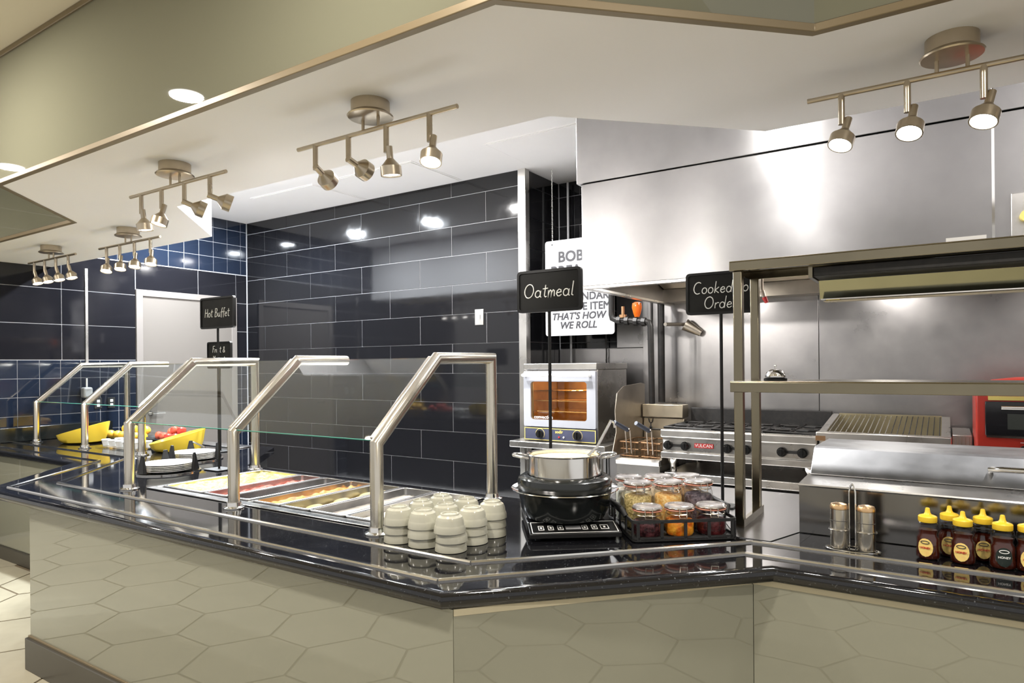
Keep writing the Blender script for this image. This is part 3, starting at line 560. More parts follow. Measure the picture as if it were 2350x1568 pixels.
for k, x in enumerate((-.092, .088)):
    b = thing('fry_basket', ('brown wire fry basket nearer the splash guard', 'brown wire fry basket nearer the range')[k], 'fry basket', (-2.052+x, 5.00, .80), group='fry baskets')
    g = G(); w = .075
    for z in (.06, .115, .17): g.tube([(-w, .0, z), (w, .0, z), (w, .34, z), (-w, .34, z)], .0035 if z < .16 else .006, 6, True)
    for i in range(7): g.cyl((-w+i*w/3, 0, .02), (-w+i*w/3, 0, .17), .0022, n=5)
    for i in range(12): g.cyl((-w, i*.031, .02), (-w, i*.031, .17), .0022, n=5).cyl((w, i*.031, .02), (w, i*.031, .17), .0022, n=5)
    for i in range(12): g.cyl((-w, i*.031, .02), (w, i*.031, .02), .0022, n=5)
    obj('mesh', g, 'brown', b)
    obj('handle_rod', G().tube([(-.02, .0, .08), (-.02, -.03, .27), (-.02, -.05, .28)], .005, 6).tube([(.02, .0, .08), (.02, -.03, .27), (.02, -.05, .28)], .005, 6), 'oilpipe', b)
    obj('grip', G().tube([(-.0, -.03, .27), (-.05, -.17, .34)], [.019, .017], 10), flat('blue_black_grip', (.03, .035, .05), .4), b)
# range
RY = 4.98
rg = thing('gas_range', 'six burner stainless gas range with black cast grates', 'range', (-1.315, RY, 0))
rw = .565
obj('body', G().box(-rw+.01, rw-.01, .03, .80, .90, 1.045), 'steel', rg, bev=.003)
obj('front_rail', G().box(-rw+.01, rw, -.02, .06, 1.025, 1.09), 'steel', rg, bev=.012, seg=3)
obj('lower_rail', G().box(-rw+.01, rw-.0, -.01, .06, .865, .915), 'steel', rg, bev=.006)
obj('burner_deck', G().box(-rw, rw, .06, .78, 1.045, 1.07), 'soot', rg)
obj('backguard', G().box(-rw+.02, rw, .70, .74, 1.07, 1.215), 'soot', rg, bev=.006)
for i in range(3):
    for j in range(2):
        cx = -rw+.19+i*.375; cy = .24+j*.32; g = G()
        for a in range(0, 360, 45): g.box(-.006, .006, .03, .155, 0, .018).xf(Matrix.Identity(4)) if False else g.tube([(cx+.03*math.cos(R(a)), cy+.03*math.sin(R(a)), 1.10), (cx+.16*math.cos(R(a)), cy+.15*math.sin(R(a)), 1.105)], .008, 6)
        g.tube([(cx-.18, cy-.152, 1.095), (cx+.18, cy-.152, 1.095), (cx+.18, cy+.152, 1.095), (cx-.18, cy+.152, 1.095)], .01, 6, True)
        gr = obj('grate', g, 'soot', rg); obj('burner', G().lathe([(.05, 1.07), (.05, 1.085), (.03, 1.09), (.001, 1.09)], 16, (cx, cy, 0)), 'plate', gr)
for i in range(3):
    for s in (-1, 1):
        x = (-.435, .02, .40)[i]+s*.068
        obj('knob', G().cyl((x, .03, .965), (x, .0, .965), .034, n=20).cyl((x, 0, .965), (x, -.028, .965), .030, .024, n=8).box(x-.006, x+.006, -.035, -.02, .942, .988), 'black', rg)
    x = (-.435, .02, .40)[i]; obj('knob_bridge', G().box(x-.05, x+.05, .015, .03, .955, .975), 'soot', rg)
pl = obj('name_plate', G().box(-.30, -.155, .022, .03, .955, .99), 'red', rg, bev=.001); text('lettering', 'VULCAN', .034, 'chalk', pl, (-.2275, .0212, .972), bold=.012)
obj('spec_label', G().box(-.545, -.50, .026, .03, .93, 1.005), 'paper', rg)
for x in (-rw+.08, rw-.06):
    for y in (.08, .7): obj('leg', G().lathe([(.045, .865), (.045, .84), (.028, .815), (.024, .77), (.028, .762)], 14, (x, y, 0)), 'chrome', rg)
# refrigerated base under the range line
rb = thing('chef_base', 'black fronted refrigerated chef base under the range and broiler', 'chef base', (-.75, RY-.02, 0))
obj('body', G().box(-1.08, .74, .05, .80, .12, .70), 'navy', rb); obj('top', G().box(-1.09, .755, .0, .82, .70, .76), 'steel', rb, bev=.006)
for x in (-1.07, -.465, .14):
    d = obj('drawer', G().box(x, x+.59, .03, .05, .42, .68), 'navy', rb, bev=.004); obj('handle', G().cyl((x+.1, .0, .64), (x+.49, .0, .64), .009).cyl((x+.12, .03, .64), (x+.12, .0, .64), .006).cyl((x+.47, .03, .64), (x+.47, .0, .64), .006), 'steel', d)
for x in (-1.0, .68):
    for y in (.1, .74): obj('caster', G().cyl((x-.015, y, .06), (x+.015, y, .06), .06).cyl((x, y, .06), (x, y, .12), .015), 'black', rb)
# charbroiler
bw = .378
br = thing('charbroiler', 'stainless gas charbroiler with slanted black grates', 'charbroiler', (-.362, 4.95, 0))
obj('body', G().box(-bw+.01, bw-.005, .02, .72, .77, 1.0).box(-bw+.01, bw-.005, .02, .05, 1.0, 1.075), steel('warm_steel', (.60, .53, .45), .3, (1, 1, 50), .05, .14, 6), br, bev=.003)
obj('front_rail', G().box(-bw-.01, bw+.005, -.035, .05, 1.065, 1.125), 'steel', br, bev=.006)
obj('side_rail', G().slab([(.05, 1.0), (.05, 1.125), (.72, 1.20), (.72, 1.0)], 'x', -bw, -bw+.045).slab([(.05, 1.0), (.05, 1.125), (.72, 1.20), (.72, 1.0)], 'x', bw-.05, bw), 'steel', br)
obj('back_rail', G().box(-bw+.045, bw-.05, .70, .72, 1.0, 1.205), steel('yellowed_steel', (.62, .54, .34), .3), br)
obj('firebox', G().box(-bw+.045, bw-.05, .05, .70, 1.0, 1.02), 'soot', br)
for i in range(20):
    x = -bw+.06+i*.0335
    obj('grate_bar', G().tube([(x, .055, 1.12), (x, .695, 1.195)], .0030, 6), 'steel' if i < 11 else 'soot', br)
for i in range(15): obj('knob', G().cyl((-bw+.055+i*.045, .02, .985), (-bw+.055+i*.045, -.012, .985), .015, n=12), 'black', br)
pl = obj('name_plate', G().box(-.115, .115, .008, .02, 1.008, 1.055), 'plate', br, bev=.001); text('lettering', 'VULCAN', .048, 'chrome', pl, (0, .0072, 1.031), bold=.02)
obj('grease_stain', G().box(-bw-.012, -bw+.05, -.0365, -.035, 1.067, 1.10), 'brown', br)
# grooved steel spacer and dark counter beside the broiler
sp = thing('side_cabinet', 'narrow ribbed steel cabinet between charbroiler and red oven', 'cabinet', (.075, 5.15, 0))
obj('body', G().box(-.05, .055, .0, .6, .0, 1.12), 'steel', sp, bev=.003)
for i in range(5): obj('rib', G().box(-.045+i*.021, -.039+i*.021, -.004, .0, .98, 1.11), 'steel_d', sp)
# red pizza oven
po = thing('pizza_oven', 'glossy red countertop pizza oven with black glass doors', 'pizza oven', (.50, 4.80, 1.005))
pwid = .36
obj('shell', G().slab([(0, 0), (.62, 0), (.62, .36), (.58, .40), (.0, .40)], 'x', -pwid, pwid), 'redm', po, bev=.012, seg=3)
obj('dome', G().lathe([(.34, .40), (.33, .44), (.27, .475), (.15, .49), (.001, .495)], 32, (0, .31, 0), 1, .9), 'redm', po)
for z0 in (.155,):
    d = obj('door', G().box(-pwid+.045, pwid-.02, -.012, .005, z0, z0+.20), 'navy', po, bev=.004)
    obj('door_handle', G().cyl((-.24, -.04, z0+.165), (.24, -.04, z0+.165), .011).cyl((-.22, -.04, z0+.165), (-.22, -.01, z0+.165), .007).cyl((.22, -.04, z0+.165), (.22, -.01, z0+.165), .007), 'chrome', d)
    obj('window', G().box(-.21, .28, -.0135, -.012, z0+.04, z0+.13), flat('dim_window', (.05, .055, .05), .1), d)
obj('stone_edge', G().box(-pwid+.05, pwid-.02, -.02, .0, .145, .156), 'chrome', po); obj('yellow_strip', G().box(-pwid+.06, pwid-.03, -.008, .002, .362, .385), 'gold', po)  # strip above the door is plain yellow, without emission
for x in (-.135, .12): obj('knob', G().cyl((x, .0, .085), (x, -.02, .085), .018), 'black', po)
obj('knob_mark', G().box(-.15, -.12, -.002, .0, .118, .121), 'chalk', po)
for x in (-.3, .3):
    for y in (.05, .55): obj('foot', G().cyl((x, y, -.03), (x, y, 0), .018), 'black', po)
pt = thing('oven_table', 'stainless table carrying the red pizza oven', 'table', (.64, 4.72, 0))
obj('table_top', G().box(-.5, 1.6, .0, 1.05, .93, .973), 'steel', pt, bev=.004)
for x in (-.44, 1.5):
    for y in (.06, .98): obj('leg', G().box(x-.02, x+.02, y-.02, y+.02, 0, .93), 'steel', pt)
# ================================================================== PASS SHELF, PREP TABLE, WORKTOP
wt = thing('steel_worktop', 'brushed steel worktop behind the jars and the granite counter', 'worktop', (0, 0, 0))
obj('top_sheet', G().prism([(-.69, 2.645), (-.565, 2.645), (-.495, 2.86), (2.4, 2.86), (2.4, 3.66), (-1.45, 3.66), (-1.45, 2.88), (-.80, 2.88)], ZT+.0006, ZT+.003), steel('worktop_steel', (.46, .46, .47), .22, (60, 1, 1), .04, .12, 3), wt, smooth=False)
obj('front_edge', G().box(-1.45, 2.4, 3.64, 3.66, ZT-.04, ZT), 'steel', wt); obj('table_body', G().box(-1.40, 2.35, 2.90, 3.60, .10, ZT-.05), 'steel_d', wt, smooth=False)
for x in (-1.3, .4, 2.2): obj('leg', G().cyl((x, 3.25, 0), (x, 3.25, .1), .03), 'steel', wt)
pp = thing('prep_table', 'stainless refrigerated prep table with sloped scratched lid', 'prep table', (0, 2.846, ZT+.0035))
obj('front_panel', G().box(-.497, 2.35, .0, .05, .0, .19), steel('dark_reflecting_steel', (.30, .29, .28), .12, (60, 1, 1), .03, .08, 2), pp, smooth=False)
obj('side_panel', G().box(-.497, -.48, .05, .75, .0, .185), 'steel', pp, smooth=False)
obj('ledge', G().slab([(-.004, .188), (.0, .182), (.22, .192), (.22, .200), (-.0, .193)], 'x', -.499, 2.36), 'steel', pp)
ld = obj('lid', G().slab([(.205, .202), (.315, .302), (.335, .308), (.74, .300), (.74, .20)], 'x', -.49, 2.35), 'lidsteel', pp, bev=.004, smooth=False)
obj('lid_handle', G().tube([(.135, .255, .250), (.135, .215, .268), (.165, .203, .272), (.80, .203, .272), (.83, .215, .268), (.83, .255, .250)], .011, 10), 'chrome', ld)
sh = thing('pass_shelf', 'two tier stainless pass shelf over the worktop', 'shelf', (0, 0, 0))
SX0, SX1, SY0, SY1 = -.752, 2.3, 2.80, 3.15
def tray(name, z0, z1):
    g = G().box(SX0, SX1, SY0, SY1, z1-.004, z1).box(SX0, SX1, SY0, SY0+.004, z0, z1-.004).box(SX0, SX1, SY1-.004, SY1, z0, z1-.004).box(SX0, SX0+.004, SY0+.004, SY1-.004, z0, z1-.004)
    g.box(SX0, SX1, SY0+.004, SY0+.03, z0, z0+.004)
    return obj(name, g, 'shelf', sh, smooth=False, bev=.002)
tray('shelf_tray', 1.478, 1.524); tray('shelf_tray', 1.978, 2.018)
for x in (-.7215, 2.26):
    for y in (SY0+.028, SY1-.035): obj('leg', G().box(x-.018, x+.018, y-.018, y+.018, ZT+.004, 1.977), 'shelf', sh, bev=.003)
    obj('foot_rail', G().box(x-.022, x+.022, SY0-.0, SY1, ZT+.0035, ZT+.010).box(x+.016, x+.022, SY0, SY1, ZT+.010, ZT+.035), 'shelf', sh)
hl = thing('heat_lamp', 'long strip food warmer hung under the top shelf', 'food warmer', (0, 2.95, 1.976))
obj('housing', G().box(-.44, 2.2, -.10, .12, -.040, -.002), 'soot', hl, bev=.004)
obj('hanging_bracket', G().box(-.455, -.44, -.11, .13, -.045, -.001), 'shelf', hl)
obj('reflector', G().slab([(.045, -.042), (.075, -.118), (.078, -.118), (.05, -.042)], 'x', -.44, 2.2), steel('olive_reflection_steel', (.34, .335, .23), .12, (1, 60, 60), .02, .05, 2), hl)  # olive steel colour paints in the reflection of the green cabinet
g = G()
for y in (.03, .055, .08): g.cyl((-.42, y, -.128), (2.18, y, -.128), .0028, n=6)
for i in range(20): g.cyl((-.40+i*.134, .025, -.128), (-.40+i*.134, .085, -.128), .002, n=5)
obj('wire_guard', g, 'wire', hl); obj('lens_strip', G().box(-.43, 2.19, .02, .09, -.123, -.119), 'cover', hl); obj('end_tag', G().box(-.41, -.36, .02, .09, -.1255, -.123), 'gold', hl)
bl = thing('service_bell', 'chrome counter bell on the middle shelf', 'bell', (-.60, 2.93, 1.5245))
obj('base', G().lathe([(.046, 0), (.046, .008), (.036, .012), (.001, .012)], 28), 'black', bl); obj('dome', G().lathe([(.041, .014), (.0405, .020), (.035, .034), (.022, .044), (.008, .048), (.001, .048)], 28), 'chrome', bl); obj('button', G().lathe([(.003, .046), (.003, .058), (.006, .060), (.005, .064), (.001, .065)], 12), 'chrome', bl)
tag(obj('paper_slip', G().box(.0, .118, 2.835, 2.838, 2.0185, 2.036).box(0, .118, 2.838, 2.90, 2.0185, 2.0195), 'paper'), 'folded white paper slip on the top shelf edge', 'paper')

# ================================================================== CHALKBOARD SIGNS
def arc(cx, cy, rx, ry, a0, a1, n=14): return [(cx+rx*math.cos(R(a0+(a1-a0)*k/n)), cy+ry*math.sin(R(a0+(a1-a0)*k/n))) for k in range(n+1)]
GL = {'O': ([arc(.4, .5, .36, .5, 110, 470, 20)], .9), 'o': ([arc(.24, .25, .21, .25, 90, 450)], .56), 'a': ([arc(.24, .25, .21, .25, 50, 400), [(.46, .48), (.45, .06), (.54, 0)]], .62),
 't': ([[(.2, .88), (.17, .1), (.26, 0), (.36, .05)], [(.0, .6), (.4, .63)]], .44), 'm': ([[(.02, .48), (.04, 0), (.06, .3), (.17, .48), (.26, .42), (.27, 0), (.29, .3), (.40, .48), (.49, .42), (.52, .02)]], .64),
 'e': ([[(.05, .24), (.40, .30), (.36, .45), (.22, .5), (.08, .38), (.04, .18), (.16, .02), (.3, .01), (.44, .12)]], .54), 'l': ([[(.12, 1.02), (.08, .06), (.2, 0)]], .30),
 'H': ([[(.1, 1), (.06, 0)], [(.56, 1), (.52, 0)], [(.07, .5), (.55, .54)]], .72), 'B': ([[(.08, 1), (.05, 0)], [(.08, .98), (.38, .96), (.44, .76), (.3, .55), (.08, .52), (.42, .46), (.5, .22), (.34, .02), (.05, .0)]], .64),
 'u': ([[(.05, .48), (.04, .12), (.16, 0), (.34, .1), (.42, .48), (.42, .04), (.5, 0)]], .58), 'f': ([[(.42, .98), (.26, 1.0), (.2, .8), (.17, -.12)], [(.02, .52), (.38, .56)]], .42),
 'C': ([arc(.42, .5, .38, .5, 55, 300, 18)], .78), 'k': ([[(.1, 1), (.06, 0)], [(.4, .5), (.08, .24), (.42, 0)]], .52), 'd': ([arc(.23, .25, .2, .25, 40, 400), [(.5, 1.02), (.44, .0)]], .6),
 'r': ([[(.05, .48), (.06, 0)], [(.06, .3), (.2, .47), (.36, .46)]], .42), 'F': ([[(.1, 1), (.06, 0)], [(.08, .98), (.5, 1)], [(.08, .55), (.4, .58)]], .56), 'i': ([[(.08, .48), (.07, .03), (.16, 0)], [(.1, .68), (.1, .72)]], .26),
 '&': ([[(.5, .3), (.3, .0), (.08, .06), (.06, .28), (.34, .6), (.32, .86), (.18, .86), (.16, .66), (.52, .02)]], .66), 'Y': ([[(.04, 1), (.26, .52), (.5, 1)], [(.26, .52), (.22, 0)]], .58), 'g': ([arc(.23, .25, .2, .25, 40, 400), [(.44, .48), (.42, -.25), (.26, -.4), (.08, -.3)]], .58), ' ': ([], .4)}
def script(lines, h, y, slant=.12, rad=.04):
    g = G()
    for s_, zc, xs in lines:
        wd = sum(GL[c][1] for c in s_); x = -wd/2
        for c in s_:
            for st in GL[c][0]: g.tube([((x+px+slant*pz)*h*xs, y, zc+pz*h) for px, pz in st], rad*h, 6)
            x += GL[c][1]
    return g
def sign(x, y, label, lines, w, z0, z1, h, base, rz=0, zb=ZT, rad=.04):
    t = thing('chalkboard_sign', label, 'sign', (x, y, zb), rz)
    z0 -= zb; z1 -= zb; bd = rounded(-w/2, w/2, z0, z1, .018); inn = rounded(-w/2+.012, w/2-.012, z0+.012, z1-.012, .01)
    obj('frame', G().loft([[(a, -.010, b) for a, b in bd], [(a, .010, b) for a, b in bd], [(a, .010, b) for a, b in inn], [(a, -.010, b) for a, b in inn], [(a, -.010, b) for a, b in bd]], False), 'black', t)
    obj('board', G().slab(inn, 'y', -.005, .007), 'board', t)
    obj('lettering', script([(s_, b-zb, xs) for s_, b, xs in lines], h, -.0062, rad=rad), 'chalk', t)
    obj('pole', G().cyl((0, .0, .008), (0, .0, z0), .0075, n=12), 'black', t)
    obj('base_plate', G().prism(rounded(-base, base, -base*.8, base*.8, .01), .001, .008), 'mblack', t, bev=.002)
sign(-1.505, 2.62, 'chalkboard sign reading Oatmeal behind the black pot', [('Oatmeal', 1.905, 1.05)], .332, 1.838, 2.030, .062, .05)
sign(-.89, 3.17, 'chalkboard sign reading Cooked to Order beside the steel shelf', [('Cooked to', 1.93, .96), ('Order', 1.858, 1)], .330, 1.830, 2.030, .055, .06, zb=ZT+.004)
sign(-4.05, 2.64, 'chalkboard sign reading Hot Buffet beside the plates', [('Hot Buffet', 1.935, .95)], .372, 1.858, 2.066, .056, .08)
sign(-4.92, 3.22, 'chalkboard sign reading Fruit and Yogurt on the far counter', [('Fruit &', 1.72, 1), ('Yogurt', 1.64, 1)], .315, 1.59, 1.806, .052, .08)

# ================================================================== ON THE COUNTER
# nine stacks of upturned bowls, three bowls each
bm_ = G().lathe([(.0001, .063), (.026, .063), (.028, .068), (.034, .068), (.036, .063), (.046, .056), (.0515, .044), (.0535, .030), (.055, .026), (.0575, .020), (.0595, .001), (.0575, .0), (.0555, .002), (.051, .030), (.044, .050), (.03, .058), (.0001, .059)], 40, cap=False).mesh('bowl', 'bowl', ang=24)
bx, by = (-1.786, -1.660, -1.532), (1.925, 2.058, 2.186)
RN, CN, HN = ('front', 'middle', 'back'), ('guard post', 'centre', 'black pot'), ('bottom', 'middle', 'top')
for j in range(3):
    for i in range(3):
        for k in range(3):
            o = obj('cereal_bowl', bm_, None, None, (bx[i]+random.uniform(-.003, .003), by[j]+random.uniform(-.003, .003), ZT+.001+k*.034))
            side = 'centre stack' if i == 1 else f'stack nearer the {CN[i]}'
            tag(o, f'upturned cream bowl, {HN[k]} of the {RN[j]} row {side}', 'bowl', 'upturned cream bowls')
# induction cooktop with pots
CT = thing('induction_cooktop', 'black portable induction cooktop under the black pot', 'cooktop', (-1.325, 2.445, ZT), R(37))
obj('body', G().box(-.178, .178, -.10, .19, .006, .044), 'black', CT, bev=.006)
obj('glass_top', G().box(-.176, .176, -.105, .188, .0442, .049), 'navy', CT, bev=.002)
cpn = obj('control_panel', G().slab([(-.215, .030), (-.10, .049), (-.10, .040), (-.215, .012)], 'x', -.178, .178), 'black', CT, bev=.002)
def onpanel(x0, x1, u0, u1, lift=.0008):
    f_ = lambda u: (-.215+.115*u, .030+.019*u+lift)
    (a, za), (b, zb) = f_(u0), f_(u1); return [(x0, a, za), (x1, a, za), (x1, b, zb), (x0, b, zb)]
def pbox(g, *a):
    q = onpanel(*a); q2 = [(x, y, z+.0006) for x, y, z in q]; g.add(q+q2, [(0, 3, 2, 1), (4, 5, 6, 7), (0, 1, 5, 4), (1, 2, 6, 5), (2, 3, 7, 6), (3, 0, 4, 7)])
g = G()
for a in ((-.168, .168, .06, .085), (-.168, .168, .935, .96), (-.168, -.165, .085, .935), (.165, .168, .085, .935)): pbox(g, *a)
for x in (-.130, -.092, -.054, .042, .080, .120):
    w = .016 if x > .1 else .011
    for a in ((x-w, x+w, .30, .33), (x-w, x+w, .62, .65), (x-w, x-w+.0025, .33, .62), (x+w-.0025, x+w, .33, .62), (x-.004, x+.004, .42, .54)): pbox(g, *a)
obj('panel_print', g, 'chalk', cpn); g = G(); pbox(g, -.034, .026, .33, .62); obj('display', g, 'grey', cpn)
for x in (-.14, .14):
    for y in (-.16, .15): obj('foot', G().cyl((x, y, 0.0005), (x, y, .006), .014), 'black', CT)
PX, PY = -1.328, 2.425
wk_ = thing('warming_pot', 'black enamel warming pot with wide flared rim', 'pot', (PX, PY, ZT+.0495))
obj('bowl', G().lathe([(.001, .0), (.138, .0), (.163, .010), (.181, .045), (.191, .105), (.193, .118), (.186, .118)], 48, cap=False), 'enamel', wk_)
obj('flared_rim', G().lathe([(.190, .112), (.209, .113), (.222, .121), (.220, .124), (.206, .118), (.185, .117)], 48, cap=False), 'chrome', wk_)
obj('collar', G().lathe([(.186, .117), (.193, .130), (.195, .148), (.190, .166), (.174, .176), (.154, .178), (.150, .168)], 48, cap=False), 'enamel', wk_)
sp_ = thing('saute_pan', 'stainless two handled pan filled with oatmeal', 'pan', (PX, PY, ZT+.0495+.169))
obj('wall', G().lathe([(.001, .001), (.14, .001), (.149, .008), (.150, .088), (.156, .093), (.154, .095), (.147, .090), (.146, .012), (.001, .006)], 48, cap=False), 'chrome', sp_)
for s in (-1, 1):
    ax = Vector((rt.x, rt.y, 0)); pr_ = Vector((fwd.x, fwd.y, 0))
    p = lambda a, b, z: tuple(ax*(s*a)+pr_*b+Vector((0, 0, z)))
    obj('handle', G().tube([p(.149, -.045, .078), p(.185, -.045, .086), p(.208, -.025, .089), p(.212, 0, .090), p(.208, .025, .089), p(.185, .045, .086), p(.149, .045, .078)], .006, 10), 'chrome', sp_)
tag(obj('oatmeal', foodtop(.2, .2, 0, .004, 5, 'oats', 30) if False else G().lathe([(.1455, 0), (.13, .004), (.09, .008), (.04, .010), (.001, .011)], 40, cap=False), 'oats', None, (PX, PY, ZT+.0495+.169+.074)), 'creamy oatmeal filling the steel pan', 'oatmeal', kind='stuff')
ldl = thing('ladle', 'steel ladle leaning out of the oatmeal pan', 'ladle', (PX, PY, 1.21))
ax = Vector((rt.x, rt.y, 0))
obj('shaft', G().tube([tuple(ax*.10+Vector((0, 0, .01))), tuple(ax*.135+Vector((0, 0, .045))), tuple(ax*.192+Vector((0, 0, .15))), tuple(ax*.196+Vector((0, 0, .155)))], [.008, .006, .006, .007], 8), 'chrome', ldl)
obj('hook', G().tube([tuple(ax*.196+Vector((0, 0, .155))), tuple(ax*.206+Vector((0, 0, .148))), tuple(ax*.208+Vector((0, 0, .125)))], .005, 8), 'chrome', ldl)
obj('cup', G().lathe([(.001, -.012), (.02, -.008), (.03, .006), (.028, .006), (.018, -.006), (.001, -.009)], 16, tuple(ax*.10), cap=False), 'chrome', ldl)
# black serving tray with nine jars
TR = thing('serving_tray', 'black metal gallery tray holding the topping jars', 'tray', (-.965, 2.645, ZT), R(38.5))
tw, td = .205, .205
obj('base', G().prism(rounded(-tw, tw, -td, td, .02), .004, .010), 'mblack', TR)
for z, hh in ((.072, .012), (.012, .008)):
    o_ = lambda e, zz: [(x, y, zz) for x, y in rounded(-tw+e, tw-e, -td+e, td-e, .02)]
    obj('band', G().loft([o_(0, z), o_(0, z+hh), o_(.005, z+hh), o_(.005, z), o_(0, z)], False), 'mblack', TR)
for i in range(5):
    x = -tw+.02+i*(2*tw-.04)/4
    for y in (-td+.003, td-.003): obj('upright', G().box(x-.006, x+.006, y-.003, y+.003, .010, .076), 'mblack', TR)
    for xx in (-tw+.003, tw-.003): obj('upright', G().box(xx-.003, xx+.003, x-.006, x+.006, .010, .076), 'mblack', TR)
for s in (-1, 1): obj('handle', G().tube([(s*tw, -.10, .080), (s*(tw+.012), -.085, .105), (s*(tw+.014), .085, .105), (s*tw, .10, .080)], .011, 10), 'mblack', TR)
for x in (-.18, .18):
    for y in (-.18, .18): obj('foot', G().cyl((x, y, 0.0005), (x, y, .004), .01), 'black', TR)
JM = {}
def jar(h, lx, ly, cont, label):
    t = thing('topping_jar', label, 'jar', (TR.location.x+lx*math.cos(R(38.5))-ly*math.sin(R(38.5)), TR.location.y+lx*math.sin(R(38.5))+ly*math.cos(R(38.5)), ZT+.0105), R(38.5+random.uniform(-12, 12)), 'jars on the tray')
    def get(k, f):
        if (k, h) not in JM: JM[(k, h)] = f()
        return JM[(k, h)]
    b = h-.020
    obj('jar_body', get('b', lambda: G().lathe([(.001, .0), (.048, .0), (.056, .006), (.0575, .02), (.0575, b-.034), (.054, b-.020), (.049, b-.012), (.0495, b)], 28, cap=False).mesh('jar_body', 'jarglass')), None, t)
    obj('contents', G().lathe([(.001, .004), (.050, .004), (.0545, .012), (.0545, b-.045), (.050, b-.038), (.03, b-.033), (.001, b-.031)], 26, cap=False), CONT[cont], t)
    obj('gasket', get('g', lambda: G().lathe([(.049, b), (.0565, b-.001), (.0585, b+.002), (.0565, b+.005), (.050, b+.006)], 28).mesh('gasket', 'gasket')), None, t)
    ld_ = obj('jar_lid', get('l', lambda: G().lathe([(.050, b+.006), (.056, b+.008), (.0565, b+.014), (.053, b+.019), (.045, b+.020), (.042, b+.016), (.001, b+.015)], 28, cap=False).mesh('jar_lid', 'lidglass')), None, t)
    def clasp():
        g = G().tube([(.053*math.cos(R(a)), .053*math.sin(R(a)), b-.014) for a in range(0, 360, 20)], .0016, 5, True).tube([(.060*math.cos(R(a)), .060*math.sin(R(a)), b+.011) for a in range(0, 360, 20)], .0016, 5, True)
        g.tube([(-.014, -.055, b-.012), (-.014, -.064, b-.022), (.014, -.064, b-.022), (.014, -.055, b-.012)], .0018, 5).tube([(-.014, -.060, b+.013), (-.014, -.064, b-.008), (.014, -.064, b-.008), (.014, -.060, b+.013)], .0018, 5); return g.mesh('clasp', 'wire')
    obj('wire_clasp', get('c', clasp), None, t)
jar(.118, -.128, -.132, 'cranberry', 'short clip top jar of dark cranberries at the tray front'); jar(.118, .0, -.132, 'apricot', 'short clip top jar of orange apricots'); jar(.118, .128, -.132, 'cherry', 'short clip top jar of dark cherries by the shelf legs')
jar(.190, -.128, .0, 'granola', 'tall clip top jar of brown green granola'); jar(.190, .0, .0, 'cereal', 'tall clip top jar of orange cereal in the tray centre'); jar(.190, .128, .0, 'raisin', 'tall clip top jar of black raisins with raised wire clasp')
jar(.190, -.128, .132, 'marshmallow', 'tall clip top jar of white marshmallows nearest the pot'); jar(.190, .0, .132, 'oat', 'tall clip top jar of pale oats in the back row'); jar(.190, .128, .132, 'nut', 'tall clip top jar of brown nuts at the back corner')
# shakers in a wire caddy
cy = thing('shaker_caddy', 'looped chrome wire caddy holding the two shakers', 'caddy', (-.288, 2.665, ZT))
obj('base_ring', G().tube([(.088*math.cos(R(a)), .042*math.sin(R(a)), .006) for a in range(0, 360, 15)], .003, 6, True).tube([(-.088, 0, .006), (.088, 0, .006)], .0025, 6), 'chrome', cy)
obj('carry_loop', G().tube([(-.010, 0, .006), (-.010, 0, .21), (-.006, 0, .232), (0, 0, .24), (.006, 0, .232), (.010, 0, .21), (.010, 0, .006)], .003, 8), 'chrome', cy)
for s in (-1, 1): obj('holder_ring', G().tube([(s*.044+.0335*math.cos(R(a)), .0335*math.sin(R(a)), .075) for a in range(0, 360, 20)], .0022, 6, True), 'chrome', cy)
shm = G().lathe([(.001, .0), (.029, .0), (.0295, .004), (.0295, .138), (.001, .138)], 28, cap=False).mesh('body', 'post'); shc = G().lathe([(.0295, .139), (.0298, .147), (.026, .156), (.012, .160), (.001, .161)], 28, cap=False).mesh('cap', steel('copper_cap', (.78, .52, .28), .25, bs=0))
for k, s in enumerate((-1, 1)):
    t = thing('shaker', ('brushed steel shaker with domed cap nearer the jars', 'brushed steel shaker with flat copper cap nearer the honey')[k], 'shaker', (-.288+s*.044, 2.665, ZT+.010), group='table shakers')
    obj('body', shm, None, t); obj('cap', shc, None, t); obj('band_print', G().tube([(.0298*math.cos(R(a)), .0298*math.sin(R(a)), .098) for a in range(200, 341, 10)], .0012, 5), 'plate', t)
